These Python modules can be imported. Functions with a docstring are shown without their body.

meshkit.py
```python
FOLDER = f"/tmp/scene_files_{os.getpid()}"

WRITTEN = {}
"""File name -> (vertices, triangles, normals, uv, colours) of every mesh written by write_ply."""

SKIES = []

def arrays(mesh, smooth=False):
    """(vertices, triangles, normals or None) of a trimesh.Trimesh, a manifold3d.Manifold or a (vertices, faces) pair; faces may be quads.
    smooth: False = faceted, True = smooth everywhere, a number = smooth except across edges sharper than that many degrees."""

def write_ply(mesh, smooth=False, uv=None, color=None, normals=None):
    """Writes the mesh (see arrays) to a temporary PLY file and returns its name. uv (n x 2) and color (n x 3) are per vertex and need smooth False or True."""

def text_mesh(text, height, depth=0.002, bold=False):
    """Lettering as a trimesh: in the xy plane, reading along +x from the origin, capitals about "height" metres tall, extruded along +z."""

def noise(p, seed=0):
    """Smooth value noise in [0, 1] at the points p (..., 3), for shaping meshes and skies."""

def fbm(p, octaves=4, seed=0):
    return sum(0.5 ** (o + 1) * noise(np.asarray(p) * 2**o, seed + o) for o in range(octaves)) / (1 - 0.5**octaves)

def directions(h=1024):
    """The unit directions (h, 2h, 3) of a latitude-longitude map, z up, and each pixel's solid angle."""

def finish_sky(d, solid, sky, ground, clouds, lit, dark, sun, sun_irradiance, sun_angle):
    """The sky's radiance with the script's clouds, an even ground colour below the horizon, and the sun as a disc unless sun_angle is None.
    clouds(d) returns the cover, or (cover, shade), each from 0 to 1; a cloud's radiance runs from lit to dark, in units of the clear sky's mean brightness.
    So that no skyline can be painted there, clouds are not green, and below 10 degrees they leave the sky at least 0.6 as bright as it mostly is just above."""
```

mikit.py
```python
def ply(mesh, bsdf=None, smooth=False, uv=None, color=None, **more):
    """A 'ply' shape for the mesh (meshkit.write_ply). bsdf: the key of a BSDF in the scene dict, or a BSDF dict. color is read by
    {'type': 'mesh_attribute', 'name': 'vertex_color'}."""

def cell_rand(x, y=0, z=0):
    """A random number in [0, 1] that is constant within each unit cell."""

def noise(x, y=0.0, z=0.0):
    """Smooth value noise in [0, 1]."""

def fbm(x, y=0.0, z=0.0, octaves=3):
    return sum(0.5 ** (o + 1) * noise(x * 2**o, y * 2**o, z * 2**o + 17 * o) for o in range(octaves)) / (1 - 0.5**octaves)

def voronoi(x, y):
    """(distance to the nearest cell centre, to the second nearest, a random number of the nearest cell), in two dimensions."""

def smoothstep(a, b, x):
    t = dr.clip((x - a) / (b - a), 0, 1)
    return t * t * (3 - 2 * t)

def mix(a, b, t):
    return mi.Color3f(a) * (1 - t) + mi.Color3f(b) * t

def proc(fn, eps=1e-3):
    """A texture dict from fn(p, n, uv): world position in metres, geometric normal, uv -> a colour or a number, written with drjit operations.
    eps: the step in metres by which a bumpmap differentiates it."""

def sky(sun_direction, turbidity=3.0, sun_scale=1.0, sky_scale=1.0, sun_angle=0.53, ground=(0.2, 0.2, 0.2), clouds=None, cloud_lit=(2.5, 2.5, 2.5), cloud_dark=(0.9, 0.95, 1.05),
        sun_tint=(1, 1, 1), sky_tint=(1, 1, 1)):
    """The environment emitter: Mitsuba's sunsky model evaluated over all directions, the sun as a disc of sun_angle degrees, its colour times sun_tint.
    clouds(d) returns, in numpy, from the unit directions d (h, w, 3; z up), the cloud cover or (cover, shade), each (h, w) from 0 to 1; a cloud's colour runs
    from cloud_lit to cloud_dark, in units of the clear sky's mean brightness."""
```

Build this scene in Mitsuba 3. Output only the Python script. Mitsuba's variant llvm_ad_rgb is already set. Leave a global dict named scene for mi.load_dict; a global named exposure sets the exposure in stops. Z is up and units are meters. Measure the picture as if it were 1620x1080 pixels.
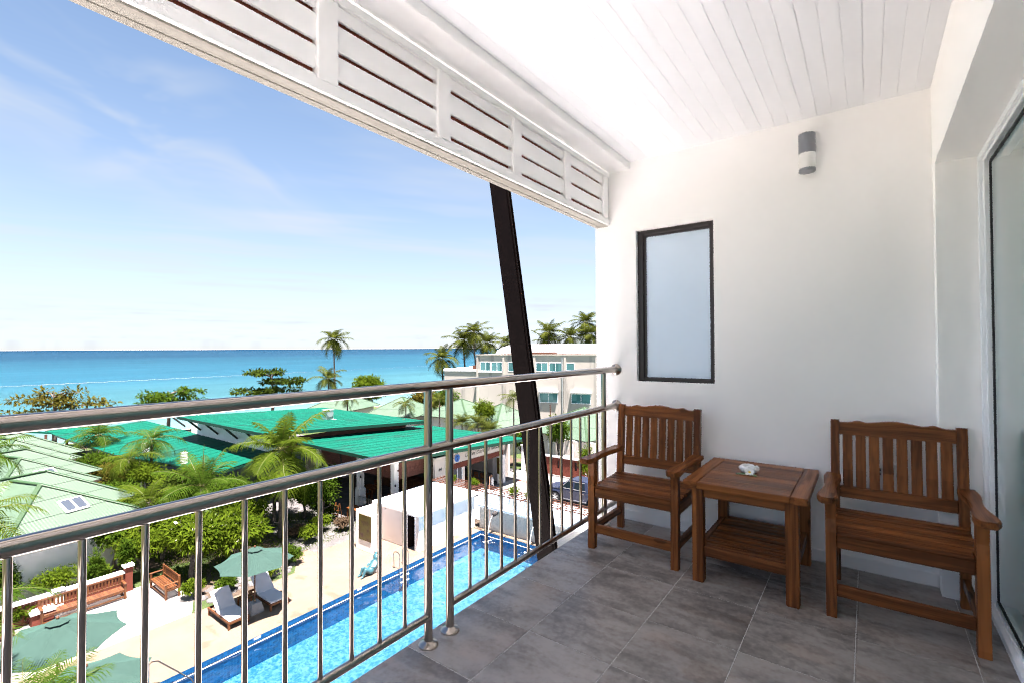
import math, random
import numpy as np
import trimesh, manifold3d
import shapely.geometry as sg
import drjit as dr
import mitsuba as mi
import mikit, meshkit
from mikit import proc, noise, fbm, voronoi, cell_rand, smoothstep, mix

scene, labels = {}, {}
T = mi.ScalarTransform4f
PI = math.pi

# ---------------------------------------------------------------- camera, sky, exposure
CAM_H, FOC = 1.28, 757.0
yaw, pitch, roll = math.radians(36.6), math.atan(10.5 / FOC), 0.005
fw = np.array([-math.sin(yaw) * math.cos(pitch), math.cos(yaw) * math.cos(pitch), math.sin(pitch)])
rt0 = np.array([math.cos(yaw), math.sin(yaw), 0.0])
up0 = np.cross(rt0, fw)
upv = up0 * math.cos(roll) + rt0 * math.sin(roll)
scene['camera'] = {'type': 'perspective', 'fov': 2 * math.degrees(math.atan(810 / FOC)), 'fov_axis': 'x', 'near_clip': 0.05, 'far_clip': 400000.0,
                   'to_world': T().look_at(origin=[0, 0, CAM_H], target=(np.array([0, 0, CAM_H]) + fw).tolist(), up=upv.tolist())}


def cirrus(d):
    """thin high cloud: streaks in the upper sky, a milky veil low over the sea"""
    z = np.clip(d[..., 2], 0.015, 1)
    q = np.stack([d[..., 0] / z * 0.55, d[..., 1] / z * 0.55, 0 * z], -1)
    w = np.stack([q[..., 0] * 0.55 + q[..., 1] * 0.9, (q[..., 1] * 0.55 - q[..., 0] * 0.9) * 3.2, 0 * z], -1)
    streak = np.clip((meshkit.fbm(w * 1.3 + 5.3, 5, 3) - 0.44) * 2.6, 0, 1) * np.clip((meshkit.fbm(q * 0.6 + 2, 3, 9) - 0.36) * 4, 0, 1)
    az = np.arctan2(d[..., 1], d[..., 0])
    # one feathery patch of cirrus up on the left
    c0, c1 = np.array([-0.9173, 0.1771, 0.3565]), np.array([-0.8905, 0.3129, 0.3304])
    ta = c1 - c0 * (c0 @ c1); ta = ta / np.linalg.norm(ta); tb = np.cross(c0, ta)
    pa, pb = d @ ta, d @ tb
    wisp = np.stack([pa * 5 + 2.0 * meshkit.fbm(np.stack([pa * 4, pb * 4, 0 * pa], -1), 3, 21), pb * 26 + 3.0 * meshkit.fbm(np.stack([pa * 5, pb * 5, 0 * pa], -1), 3, 22), 0 * pa], -1)
    feather = np.clip((meshkit.fbm(wisp, 5, 23) - 0.36) * 2.2, 0, 1) * np.exp(-(pa / 0.30) ** 2 - (pb / 0.10) ** 2) * (d @ c0 > 0)
    bank = np.clip((meshkit.fbm(np.stack([az * 7, z * 60, 0 * z], -1), 4, 5) - 0.42) * 2.5, 0, 1) * np.exp(-((z - 0.075) / 0.045) ** 2)
    veil = 0.45 * np.exp(-z / 0.12)
    return np.clip(0.6 * streak + 0.75 * feather + 0.35 * bank + veil, 0, 0.95), 0.05 * np.ones_like(z)


scene['sky_light'] = mikit.sky([0.22, -0.09, 1.0], turbidity=3.0, sun_scale=0.8, sky_scale=0.24, clouds=cirrus, cloud_lit=(1.2, 1.27, 1.36), cloud_dark=(1.0, 1.05, 1.15), ground=(0.25, 0.25, 0.22), sun_tint=(0.94, 0.985, 1.22), sky_tint=(1.17, 1.0, 0.93))
exposure = 4.72

G = -9.7          # pool deck level; the balcony floor is z = 0
SEA = -11.4
rng = np.random.default_rng(7)
random.seed(7)


# ---------------------------------------------------------------- bookkeeping
def numbered(key, n=[{}]):
    d = n[0]
    if key not in scene and key not in labels and key not in d:
        d[key] = 0
        return key
    d[key] = d.get(key, 0) + 1
    return f'{key}_{d[key]:03d}'


def thing(name, label, cat, group=None):
    k = numbered(name)
    labels[k] = {'label': label, 'category': cat}
    if group:
        labels[k]['group'] = group
    return k


def tri(m):
    if isinstance(m, list):
        return trimesh.util.concatenate([tri(x) for x in m]) if len(m) > 1 else tri(m[0])
    if hasattr(m, 'to_mesh'):
        q = m.to_mesh()
        return trimesh.Trimesh(q.vert_properties[:, :3], q.tri_verts, process=False)
    if isinstance(m, tuple):
        v, f = np.asarray(m[0], float), np.asarray(m[1], int)
        if f.shape[1] == 4:
            f = np.vstack([f[:, [0, 1, 2]], f[:, [0, 2, 3]]])
        return trimesh.Trimesh(v, f, process=False)
    return m


def put(name, mesh, mat, parent=None, smooth=False, xf=None, label=None, **more):
    key = numbered(f'{parent}__{name}' if parent else name)
    d = mikit.ply(tri(mesh), mat, smooth=smooth, **more) if not isinstance(mesh, dict) else dict(mesh)
    if xf is not None:
        d['to_world'] = xf
    scene[key] = d
    if label:
        labels[key] = {'label': label}
    return key


def tag(key, label=None, cat=None, group=None, kind=None):
    labels[key] = {k: v for k, v in dict(label=label, category=cat, group=group, kind=kind).items() if v}
    return key


def copy_parts(src, dst, xf):
    for k in [k for k in scene if k.startswith(src + '__')]:
        d = dict(scene[k])
        d['to_world'] = xf @ d['to_world'] if 'to_world' in d else xf
        scene[dst + k[len(src):]] = d


# ---------------------------------------------------------------- shapes
def box(x0, x1, y0, y1, z0, z1, b=0.0):
    """box, edges chamfered by b"""
    if b <= 0:
        v = np.array([[x, y, z] for x in (x0, x1) for y in (y0, y1) for z in (z0, z1)], float)
        f = np.array([[0, 1, 3, 2], [4, 6, 7, 5], [0, 4, 5, 1], [2, 3, 7, 6], [0, 2, 6, 4], [1, 5, 7, 3]])
        return tri((v, f))
    p = []
    for sx, x in ((1, x0), (-1, x1)):
        for sy, y in ((1, y0), (-1, y1)):
            for sz, z in ((1, z0), (-1, z1)):
                p += [[x, y + sy * b, z + sz * b], [x + sx * b, y, z + sz * b], [x + sx * b, y + sy * b, z]]
    return tri(manifold3d.Manifold.hull_points(np.array(p)))


def obox(c, ax, half, b=0.0):
    """box with centre c, local x axis angle ax (radians about z), half sizes"""
    m = box(-half[0], half[0], -half[1], half[1], -half[2], half[2], b)
    m.apply_transform(trimesh.transformations.rotation_matrix(ax, [0, 0, 1]))
    m.apply_translation(c)
    return m


def tube(pts, r, n=10, cap=True):
    p = np.asarray(pts, float)
    r = np.broadcast_to(np.asarray(r, float), (len(p),))
    t = np.gradient(p, axis=0)
    t /= np.linalg.norm(t, axis=1, keepdims=True) + 1e-12
    ref = np.array([0, 0, 1.0]) if abs(t[0][2]) < 0.9 else np.array([1.0, 0, 0])
    a = np.cross(t[0], ref); a /= np.linalg.norm(a)
    A = []
    for k in range(len(p)):
        a = a - t[k] * (a @ t[k]); a /= np.linalg.norm(a) + 1e-12
        A.append(a)
    A = np.array(A); B = np.cross(t, A)
    ang = np.arange(n) * 2 * PI / n
    v = p[:, None] + r[:, None, None] * (np.cos(ang)[None, :, None] * A[:, None] + np.sin(ang)[None, :, None] * B[:, None])
    v = v.reshape(-1, 3)
    i, j = np.meshgrid(np.arange(len(p) - 1), np.arange(n), indexing='ij')
    q = np.stack([i * n + j, i * n + (j + 1) % n, (i + 1) * n + (j + 1) % n, (i + 1) * n + j], -1).reshape(-1, 4)
    f = np.vstack([q[:, [0, 1, 2]], q[:, [0, 2, 3]]])
    if cap:
        v = np.vstack([v, p[0], p[-1]])
        k = np.arange(n); e = (len(p) - 1) * n
        f = np.vstack([f, np.stack([(k + 1) % n, k, k * 0 + len(v) - 2], 1), np.stack([e + k, e + (k + 1) % n, k * 0 + len(v) - 1], 1)])
    return tri((v, f))


def lathe(prof, n=32, c=(0, 0, 0), axis='z'):
    """profile [(r, h)] turned about an axis"""
    m = trimesh.creation.revolve(np.array(prof, float), sections=n)
    if axis == 'y':
        m.apply_transform(trimesh.transformations.rotation_matrix(PI / 2, [1, 0, 0]))
    if axis == 'x':
        m.apply_transform(trimesh.transformations.rotation_matrix(PI / 2, [0, 1, 0]))
    m.apply_translation(c)
    return m


def extrude(poly, depth, plane='xz', at=0.0):
    """polygon of 2-D points extruded: in xz along +y from at, in yz along +x, in xy along +z"""
    if not hasattr(poly, 'exterior'):
        poly = sg.Polygon(poly)
    m = trimesh.creation.extrude_polygon(poly, depth, engine='earcut')
    v = m.vertices.copy()
    if plane == 'xz':
        m.vertices = np.stack([v[:, 0], at + v[:, 2], v[:, 1]], 1); m.invert()
    elif plane == 'yz':
        m.vertices = np.stack([at + v[:, 2], v[:, 0], v[:, 1]], 1)
    else:
        m.vertices = v + [0, 0, at]
    return m


def sheet(pts, z=None):
    """flat polygon (xy, at z) as a triangulated sheet"""
    v, f = trimesh.creation.triangulate_polygon(sg.Polygon(pts), engine='earcut')
    v3 = np.column_stack([v, np.full(len(v), z)])
    m = tri((v3, f))
    if m.face_normals[0][2] < 0:
        m.invert()
    return m


def beam(a, b, w, h, up=(0, 0, 1), ch=0.0):
    """bar from a to b, w wide, h high"""
    a, b = np.asarray(a, float), np.asarray(b, float)
    d = b - a; L = np.linalg.norm(d); d /= L
    s = np.cross(up, d); s /= np.linalg.norm(s)
    u = np.cross(d, s)
    m = box(0, L, -w / 2, w / 2, -h / 2, h / 2, ch)
    m.vertices = a + m.vertices[:, :1] * d + m.vertices[:, 1:2] * s + m.vertices[:, 2:] * u
    return m


def rot(m, ang, axis=(0, 0, 1), at=(0, 0, 0)):
    m = m.copy(); m.apply_transform(trimesh.transformations.rotation_matrix(ang, axis, at)); return m


def move(m, d):
    m = m.copy(); m.apply_translation(d); return m


# ---------------------------------------------------------------- materials
def rgb(c):
    return {'type': 'rgb', 'value': [float(x) for x in c]}


def pbr(name, c, rough=0.5, bump=None, two=True, **k):
    b = {'type': 'principled', 'base_color': proc(c) if callable(c) else rgb(c), 'roughness': proc(rough) if callable(rough) else float(rough), **k}
    if bump:
        b = {'type': 'bumpmap', 'arbitrary': proc(bump[0], eps=bump[2] if len(bump) > 2 else 1e-3), 'scale': bump[1], 'bsdf': b}
    scene[name] = {'type': 'twosided', 'bsdf': b} if two else b
    return name


def C3(a):
    return mi.Color3f(*a)


def plaster(p, n, uv):
    a = fbm(p.x * 1.7 + p.y * 0.6, p.y * 1.7, p.z * 1.7, 4)
    return mix((0.83, 0.82, 0.81), (0.87, 0.862, 0.855), a)


pbr('wall_paint', plaster, 0.75, bump=(lambda p, n, uv: fbm(p.x * 60, p.y * 60, p.z * 60, 3) + 4.0 * fbm(p.x * 5, p.y * 5, p.z * 5, 2), 0.0006))
pbr('ceiling_paint', lambda p, n, uv: mix((0.735, 0.75, 0.775), (0.76, 0.772, 0.795), cell_rand((p.x + 1.417) / 0.0745, 3)), 0.45)
pbr('trim_paint', lambda p, n, uv: mix((0.84, 0.835, 0.83), (0.87, 0.867, 0.862), fbm(p.x * 9, p.y * 2, p.z * 9, 3)), 0.35)
pbr('slat_back', lambda p, n, uv: mix((0.26, 0.07, 0.045), (0.36, 0.11, 0.075), fbm(p.x * 8, p.y * 6, p.z * 40, 3)), 0.6)


def stone_tile(p, n, uv):
    cx, cy = dr.floor((p.x + 1.65) / 0.4), dr.floor((p.y + 0.2) / 0.4)
    r1, r2 = cell_rand(cx, cy, 1), cell_rand(cx, cy, 2)
    ox, oy = r1 * 37.0, r2 * 53.0
    wx, wy = p.x + ox, p.y + oy
    warp = fbm(wx * 3.1, wy * 6, 0, 3)
    big = fbm(wx * 2.2 + warp * 0.8, wy * 6.5, 1.5, 4)
    vein = fbm(wx * 7 + warp * 2, wy * 22 + warp * 3, 4.0, 4)
    fine = fbm(wx * 60, wy * 60, 2.0, 3)
    v = 0.54 + 0.66 * (big - 0.5) + 0.40 * (vein - 0.5) + 0.22 * (fine - 0.5) + 0.10 * (r1 - 0.5)
    c = mix((0.112, 0.099, 0.091), (0.315, 0.288, 0.270), smoothstep(0.22, 0.78, v))
    rust = smoothstep(0.56, 0.72, fbm(wx * 4 + 9, wy * 7, 7.0, 3))
    c = mix(c, c * mi.Color3f(1.14, 0.95, 0.84), 0.35 * rust)
    return c


pbr('stone_tile', stone_tile, lambda p, n, uv: 0.27 + 0.16 * fbm(p.x * 18, p.y * 18, 0, 3), bump=(lambda p, n, uv: fbm(p.x * 45, p.y * 60, 0, 4), 0.0009))
pbr('tile_grout', lambda p, n, uv: mix((0.46, 0.45, 0.44), (0.58, 0.575, 0.56), fbm(p.x * 30, p.y * 30, 0, 3)), 0.9)


def woodfn(axis, dark, light, sc=1.0):
    def fn(p, n, uv):
        a, b, c = [(p.x, p.y, p.z), (p.y, p.z, p.x), (p.z, p.x, p.y)][axis]
        plank = cell_rand(b * 17, c * 17, axis)
        w = fbm(a * 2.5 * sc, b * 16 * sc, c * 16 * sc, 3)
        ring = 0.5 + 0.5 * dr.sin((b + c * 0.7) * 190 * sc + w * 16)
        fine = noise(a * 9 * sc, b * 240 * sc, c * 240 * sc)
        v = 0.22 * ring + 0.30 * fine + 0.6 * (w - 0.2) + 0.45 * (plank - 0.5)
        knot = 0.7 * smoothstep(0.80, 0.88, fbm(a * 6, b * 14, c * 14 + 5, 2))
        return mix(mix(dark, light, smoothstep(0.05, 0.95, v)), tuple(0.35 * x for x in dark), knot)
    return fn


WD, WL = (0.076, 0.0235, 0.0072), (0.270, 0.092, 0.026)
for i, ax in enumerate('xyz'):
    pbr('dark_wood_' + ax, woodfn(i, WD, WL), 0.33, bump=(lambda p, n, uv: fbm(p.x * 50, p.y * 50, p.z * 50, 2), 0.0005), specular=0.16)
    pbr('teak_' + ax, woodfn(i, (0.065, 0.020, 0.0045), (0.14, 0.050, 0.012), 0.5), 0.55)
scene['steel'] = {'type': 'twosided', 'bsdf': {'type': 'principled', 'base_color': rgb((0.40, 0.36, 0.325)), 'metallic': 1.0, 'roughness': 0.03}}
pbr('strut_paint', lambda p, n, uv: mix((0.0042, 0.0018, 0.0016), (0.0075, 0.0034, 0.003), fbm(p.x * 20, p.y * 20, p.z * 6, 3)), 0.6, specular=0.1)
pbr('window_black', (0.018, 0.013, 0.013), 0.35)
scene['frosted_glass'] = {'type': 'twosided', 'bsdf': {'type': 'principled', 'base_color': proc(lambda p, n, uv: mix((0.55, 0.66, 0.79), (0.60, 0.71, 0.83), fbm(p.x * 3, p.z * 3, 0, 2))), 'roughness': 0.28, 'specular': 0.75}}
pbr('upvc', (0.80, 0.82, 0.85), 0.3)
pbr('rubber', (0.012, 0.013, 0.015), 0.6)
scene['door_glass'] = {'type': 'thindielectric', 'int_ior': 1.55, 'specular_transmittance': rgb((0.62, 0.80, 0.78))}
pbr('curtain_cloth', lambda p, n, uv: mix((0.62, 0.66, 0.65), (0.70, 0.73, 0.72), fbm(p.y * 60, p.z * 2, 0, 2)), 0.9)
pbr('room_paint', (0.62, 0.60, 0.56), 0.7)
pbr('lamp_grey', (0.22, 0.235, 0.26), 0.35, metallic=0.6)
pbr('lamp_glass', (0.72, 0.72, 0.71), 0.3)
pbr('ceramic', (0.80, 0.79, 0.775), 0.12, clearcoat=0.8)
pbr('petal_white', (0.80, 0.80, 0.78), 0.5)
pbr('petal_yellow', (0.85, 0.55, 0.03), 0.5)
pbr('leaf_variegated', lambda p, n, uv: mix((0.045, 0.10, 0.03), (0.62, 0.60, 0.36), smoothstep(0.80, 0.92, uv.x + 0.25 * (fbm(p.x * 150, p.y * 150, 0, 2) - 0.5))), 0.35)
# ================================================================ BALCONY
Y1, X0 = 3.405, -1.61            # end wall plane, floor edge
YB = -1.3                        # balcony end behind the camera, left open to let light in

# floor: concrete slab and tiles
fl = put('balcony_floor', box(X0 + 0.004, 0.5, YB, Y1, -0.2, -0.0018), 'tile_grout')
tag(fl, kind='structure')
xs = [X0] + [-1.248 + 0.397 * k for k in range(5)] + [0.5]
ys = [YB] + [-1.0 + 0.4 * k for k in range(12)][0:] 
ys = [y for y in ys if y < Y1 - 0.05] + [Y1]
for i in range(len(xs) - 1):
    for j in range(len(ys) - 1):
        if xs[i + 1] - xs[i] < 0.03 or ys[j + 1] - ys[j] < 0.03:
            continue
        g = 0.0016
        dz = random.uniform(-0.0004, 0.0004)
        xa, xb = xs[i] + (g if i else 0), xs[i + 1] - g
        put('tile', box(xa, xb, ys[j] + g, ys[j + 1] - g, -0.010, dz, 0.0008), 'stone_tile', fl)

# end wall with the window opening
ow = (-1.376, -0.828, 1.033, 2.146)
ew = thing('end_wall', 'white plastered wall at the end of the balcony with a narrow frosted window', 'wall')
ZT = 3.1
put('plaster_panel', [box(-1.706, ow[0], Y1, Y1 + 0.2, -0.25, ZT), box(ow[1], 0.62, Y1, Y1 + 0.2, -0.25, ZT), box(ow[0], ow[1], Y1, Y1 + 0.2, -0.25, ow[2]), box(ow[0], ow[1], Y1, Y1 + 0.2, ow[3], ZT)], 'wall_paint', ew)
put('skirting', box(X0 + 0.02, 0.29, Y1 - 0.012, Y1, 0.0, 0.075, 0.004), 'wall_paint', ew)
wi = put('window_frame', [box(ow[0], ow[0] + 0.042, Y1 + 0.035, Y1 + 0.085, ow[2], ow[3], 0.004), box(ow[1] - 0.03, ow[1], Y1 + 0.035, Y1 + 0.085, ow[2], ow[3], 0.004),
                          box(ow[0] + 0.042, ow[1] - 0.03, Y1 + 0.035, Y1 + 0.085, ow[2], ow[2] + 0.03, 0.004), box(ow[0] + 0.042, ow[1] - 0.03, Y1 + 0.035, Y1 + 0.085, ow[3] - 0.034, ow[3], 0.004),
                          box(ow[0] + 0.042, ow[0] + 0.056, Y1 + 0.05, Y1 + 0.08, ow[2] + 0.03, ow[3] - 0.034), box(ow[1] - 0.038, ow[1] - 0.03, Y1 + 0.05, Y1 + 0.08, ow[2] + 0.03, ow[3] - 0.034),
                          box(ow[0] + 0.056, ow[1] - 0.038, Y1 + 0.05, Y1 + 0.08, ow[3] - 0.046, ow[3] - 0.034)], 'window_black', ew, label='dark frame of the frosted window')
put('pane', box(ow[0] + 0.056, ow[1] - 0.038, Y1 + 0.066, Y1 + 0.074, ow[2] + 0.03, ow[3] - 0.046), 'frosted_glass', wi)
for x in (0.04, 0.115):
    so = put('socket', box(x - 0.035, x + 0.035, Y1 - 0.009, Y1, 0.52, 0.63, 0.003), 'upvc', ew)
    put('socket_hole', [box(x - 0.012, x - 0.006, Y1 - 0.0115, Y1 - 0.008, 0.56 + q, 0.575 + q) for q in (0, 0.022)] + [box(x + 0.006, x + 0.012, Y1 - 0.0115, Y1 - 0.008, 0.56 + q, 0.575 + q) for q in (0, 0.022)], 'rubber', so)

# pilaster, beam over the door, wall round the door, facade below
sw = thing('door_wall', 'white plastered pilaster and deep lintel round the sliding door', 'wall')
put('pilaster', box(0.292, 0.62, 3.29, Y1, -0.2, 2.222), 'wall_paint', sw)
put('lintel', box(0.290, 0.62, YB, Y1, 2.222, ZT), 'wall_paint', sw)
put('return_wall', box(0.45, 0.62, YB, 0.35, -0.2, 2.222), 'wall_paint', sw)
fc = put('hotel_facade', [box(-1.60, 6, YB + 0.02, 12, G, -0.2), box(-1.60, 6.0, Y1 + 0.2, 12, -0.2, ZT)], 'wall_paint')
tag(fc, 'white rendered front of the hotel below and beside the balcony', 'building')
ro = put('roof_slab', box(-2.5, 6.0, YB - 0.2, 12, ZT, ZT + 0.2), 'wall_paint')
tag(ro, 'flat slab roof above the balcony ceiling', 'roof')

# ceiling boards
ce = put('ceiling', box(-1.417, 0.29, YB, Y1, 2.684, 2.70), 'ceiling_paint')
tag(ce, kind='structure')
for k in range(23):
    x = -1.417 + 0.0745 * k
    gap = 0.0018 if k in (7, 12, 15, 19) else 0.0006
    x2 = min(x + 0.0745, 0.29)
    if x2 - x < 0.02:
        continue
    put('board', box(x + gap / 2, x2 - gap / 2, YB, Y1, 2.667, 2.682, 0.0007), 'ceiling_paint', ce)
ct = put('ceiling_trim', box(-1.58, -1.4175, YB, Y1, 2.617, 2.70, 0.004), 'trim_paint')
tag(ct, 'white boxed edge beam between the ceiling boards and the louvred screen', 'beam')

# louvred screen along the open side
ls = thing('louvred_screen', 'white louvred timber screen hung under the eaves above the open view', 'screen')
ZB, ZS = 2.218, 2.617
put('bottom_rail', [box(-1.70, -1.583, YB, Y1, ZB, ZB + 0.042, 0.003)], 'trim_paint', ls)
put('top_rail', box(-1.69, -1.583, YB, Y1, ZS - 0.036, ZS, 0.003), 'trim_paint', ls)
pbr('weathered_timber', lambda p, n, uv: mix((0.24, 0.225, 0.19), (0.33, 0.315, 0.28), fbm(p.x * 40, p.y * 2, 0, 3)), 0.7)
for a, b in ((-1.698, -1.662), (-1.655, -1.600)):
    put('underside_strip', box(a, b, YB, Y1, ZB - 0.007, ZB + 0.001, 0.001), 'weathered_timber', ls, label='greyish beige underside of the bottom rail')
stiles = [ -0.745, -0.16, 0.425, 1.008, 1.615, 2.2, 2.775, 3.345]
for s in stiles:
    put('stile', box(-1.69, -1.586, s - 0.042, s + 0.042, ZB + 0.042, ZS - 0.036, 0.003), 'trim_paint', ls)
cuts = [ZB + 0.042, 2.290, 2.398, 2.516, ZS - 0.036]
ends = [YB] + [e for s in stiles for e in (s - 0.042, s + 0.042)] + [Y1]
for a, b in [(ends[i], ends[i + 1]) for i in range(0, len(ends) - 1, 2)]:
    if b - a < 0.03:
        continue
    for c in range(4):
        j = [random.uniform(-0.0025, 0.0025) for _ in range(2)]
        put('slat', box(-1.612, -1.600, a, b, cuts[c] + (0.009 if c else 0) + j[0], cuts[c + 1] - (0.009 if c < 3 else 0) + j[1], 0.002), 'trim_paint', ls)
put('backing_board', box(-1.634, -1.624, YB, Y1, ZB + 0.046, ZS - 0.04), 'slat_back', ls, label='red-brown backing seen in the gaps between the slats')

# steel strut outside the rail, from the facade up to the eaves
st = thing('steel_strut', 'dark brown steel strut leaning outwards beyond the railing', 'strut')
prof = [(-0.085, -0.02), (0.085, -0.02), (0.085, -0.012), (0.0745, -0.012), (0.0745, 0.012), (0.085, 0.012), (0.085, 0.02), (-0.085, 0.02), (-0.085, 0.012), (-0.0745, 0.012), (-0.0745, -0.012), (-0.085, -0.012)]
za, zb = -2.1, 3.1
xa = lambda z: -1.92 - 0.153 * (z + 0.18)
m = trimesh.creation.extrude_polygon(sg.Polygon(prof), 1.0, engine='earcut')
v = m.vertices.copy()
zz = za + v[:, 2] * (zb - za)
m.vertices = np.stack([xa(zz) + v[:, 0], 3.0 + v[:, 1], zz], 1)
put('channel', m, 'strut_paint', st)
put('web_plate', [extrude([(xa(za) - 0.07, za), (xa(za) + 0.07, za), (xa(zb) + 0.07, zb), (xa(zb) - 0.07, zb)], 0.006, 'xz', 3.0 - 0.027)], 'strut_paint', st)

# railing
rl = thing('balcony_railing', 'polished stainless steel railing with round rails and upright bars along the balcony edge', 'railing')
RX = -1.54


def rail(z, r, y0, y1):
    return tube([(RX, y, z) for y in np.linspace(y0, y1, 12)], r, 28)


put('top_rail', rail(1.116, 0.0220, YB, Y1 - 0.01), 'steel', rl, 40)
put('middle_rail', rail(0.842, 0.0220, YB, Y1 - 0.01), 'steel', rl, 40)
posts = [-0.385, -0.255, 1.457, 1.590, 3.185]
for y in posts:
    put('post', tube([(RX, y, 0.0), (RX, y, 0.55), (RX, y, 1.11)], 0.0180, 20), 'steel', rl, 40)
    put('foot_flange', lathe([(0, 0), (0.043, 0), (0.043, 0.006), (0.036, 0.013), (0.024, 0.017), (0.0185, 0.022), (0.0185, 0.03)], 32, (RX, y, 0.0)), 'steel', rl, 30)
for a, b in ((-0.255, 1.457), (1.59, 3.185), (3.185, Y1)):
    put('bottom_rail', rail(0.122, 0.0160, a, b), 'steel', rl, 40)
put('bottom_rail', rail(0.122, 0.0160, YB, -0.385), 'steel', rl, 40)
for y in [1.727 + 0.1225 * k for k in range(12)] + [1.325 - 0.1262 * k for k in range(13)] + [-0.5 - 0.125 * k for k in range(6)]:
    put('upright_bar', tube([(RX, y, 0.125), (RX, y, 0.45), (RX, y, 0.84)], 0.0086, 16), 'steel', rl, 40)
for z, r_ in ((1.116, 0.022), (0.842, 0.022), (0.122, 0.016)):
    put('end_rail', tube([(x, YB + 0.03, z) for x in np.linspace(RX, 0.45, 8)], r_, 24), 'steel', rl, 40)
for k in range(15):
    put('upright_bar', tube([(RX + 0.125 * (k + 1), YB + 0.03, 0.125), (RX + 0.125 * (k + 1), YB + 0.03, 0.84)], 0.0092, 12), 'steel', rl, 40)
for z in (1.116, 0.842):
    put('wall_flange', lathe([(0, 0), (0.043, 0), (0.043, 0.006), (0.036, 0.014), (0.027, 0.019), (0.0225, 0.026), (0.0225, 0.03)], 32, (RX, Y1, z), 'y'), 'steel', rl, 30)

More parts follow.
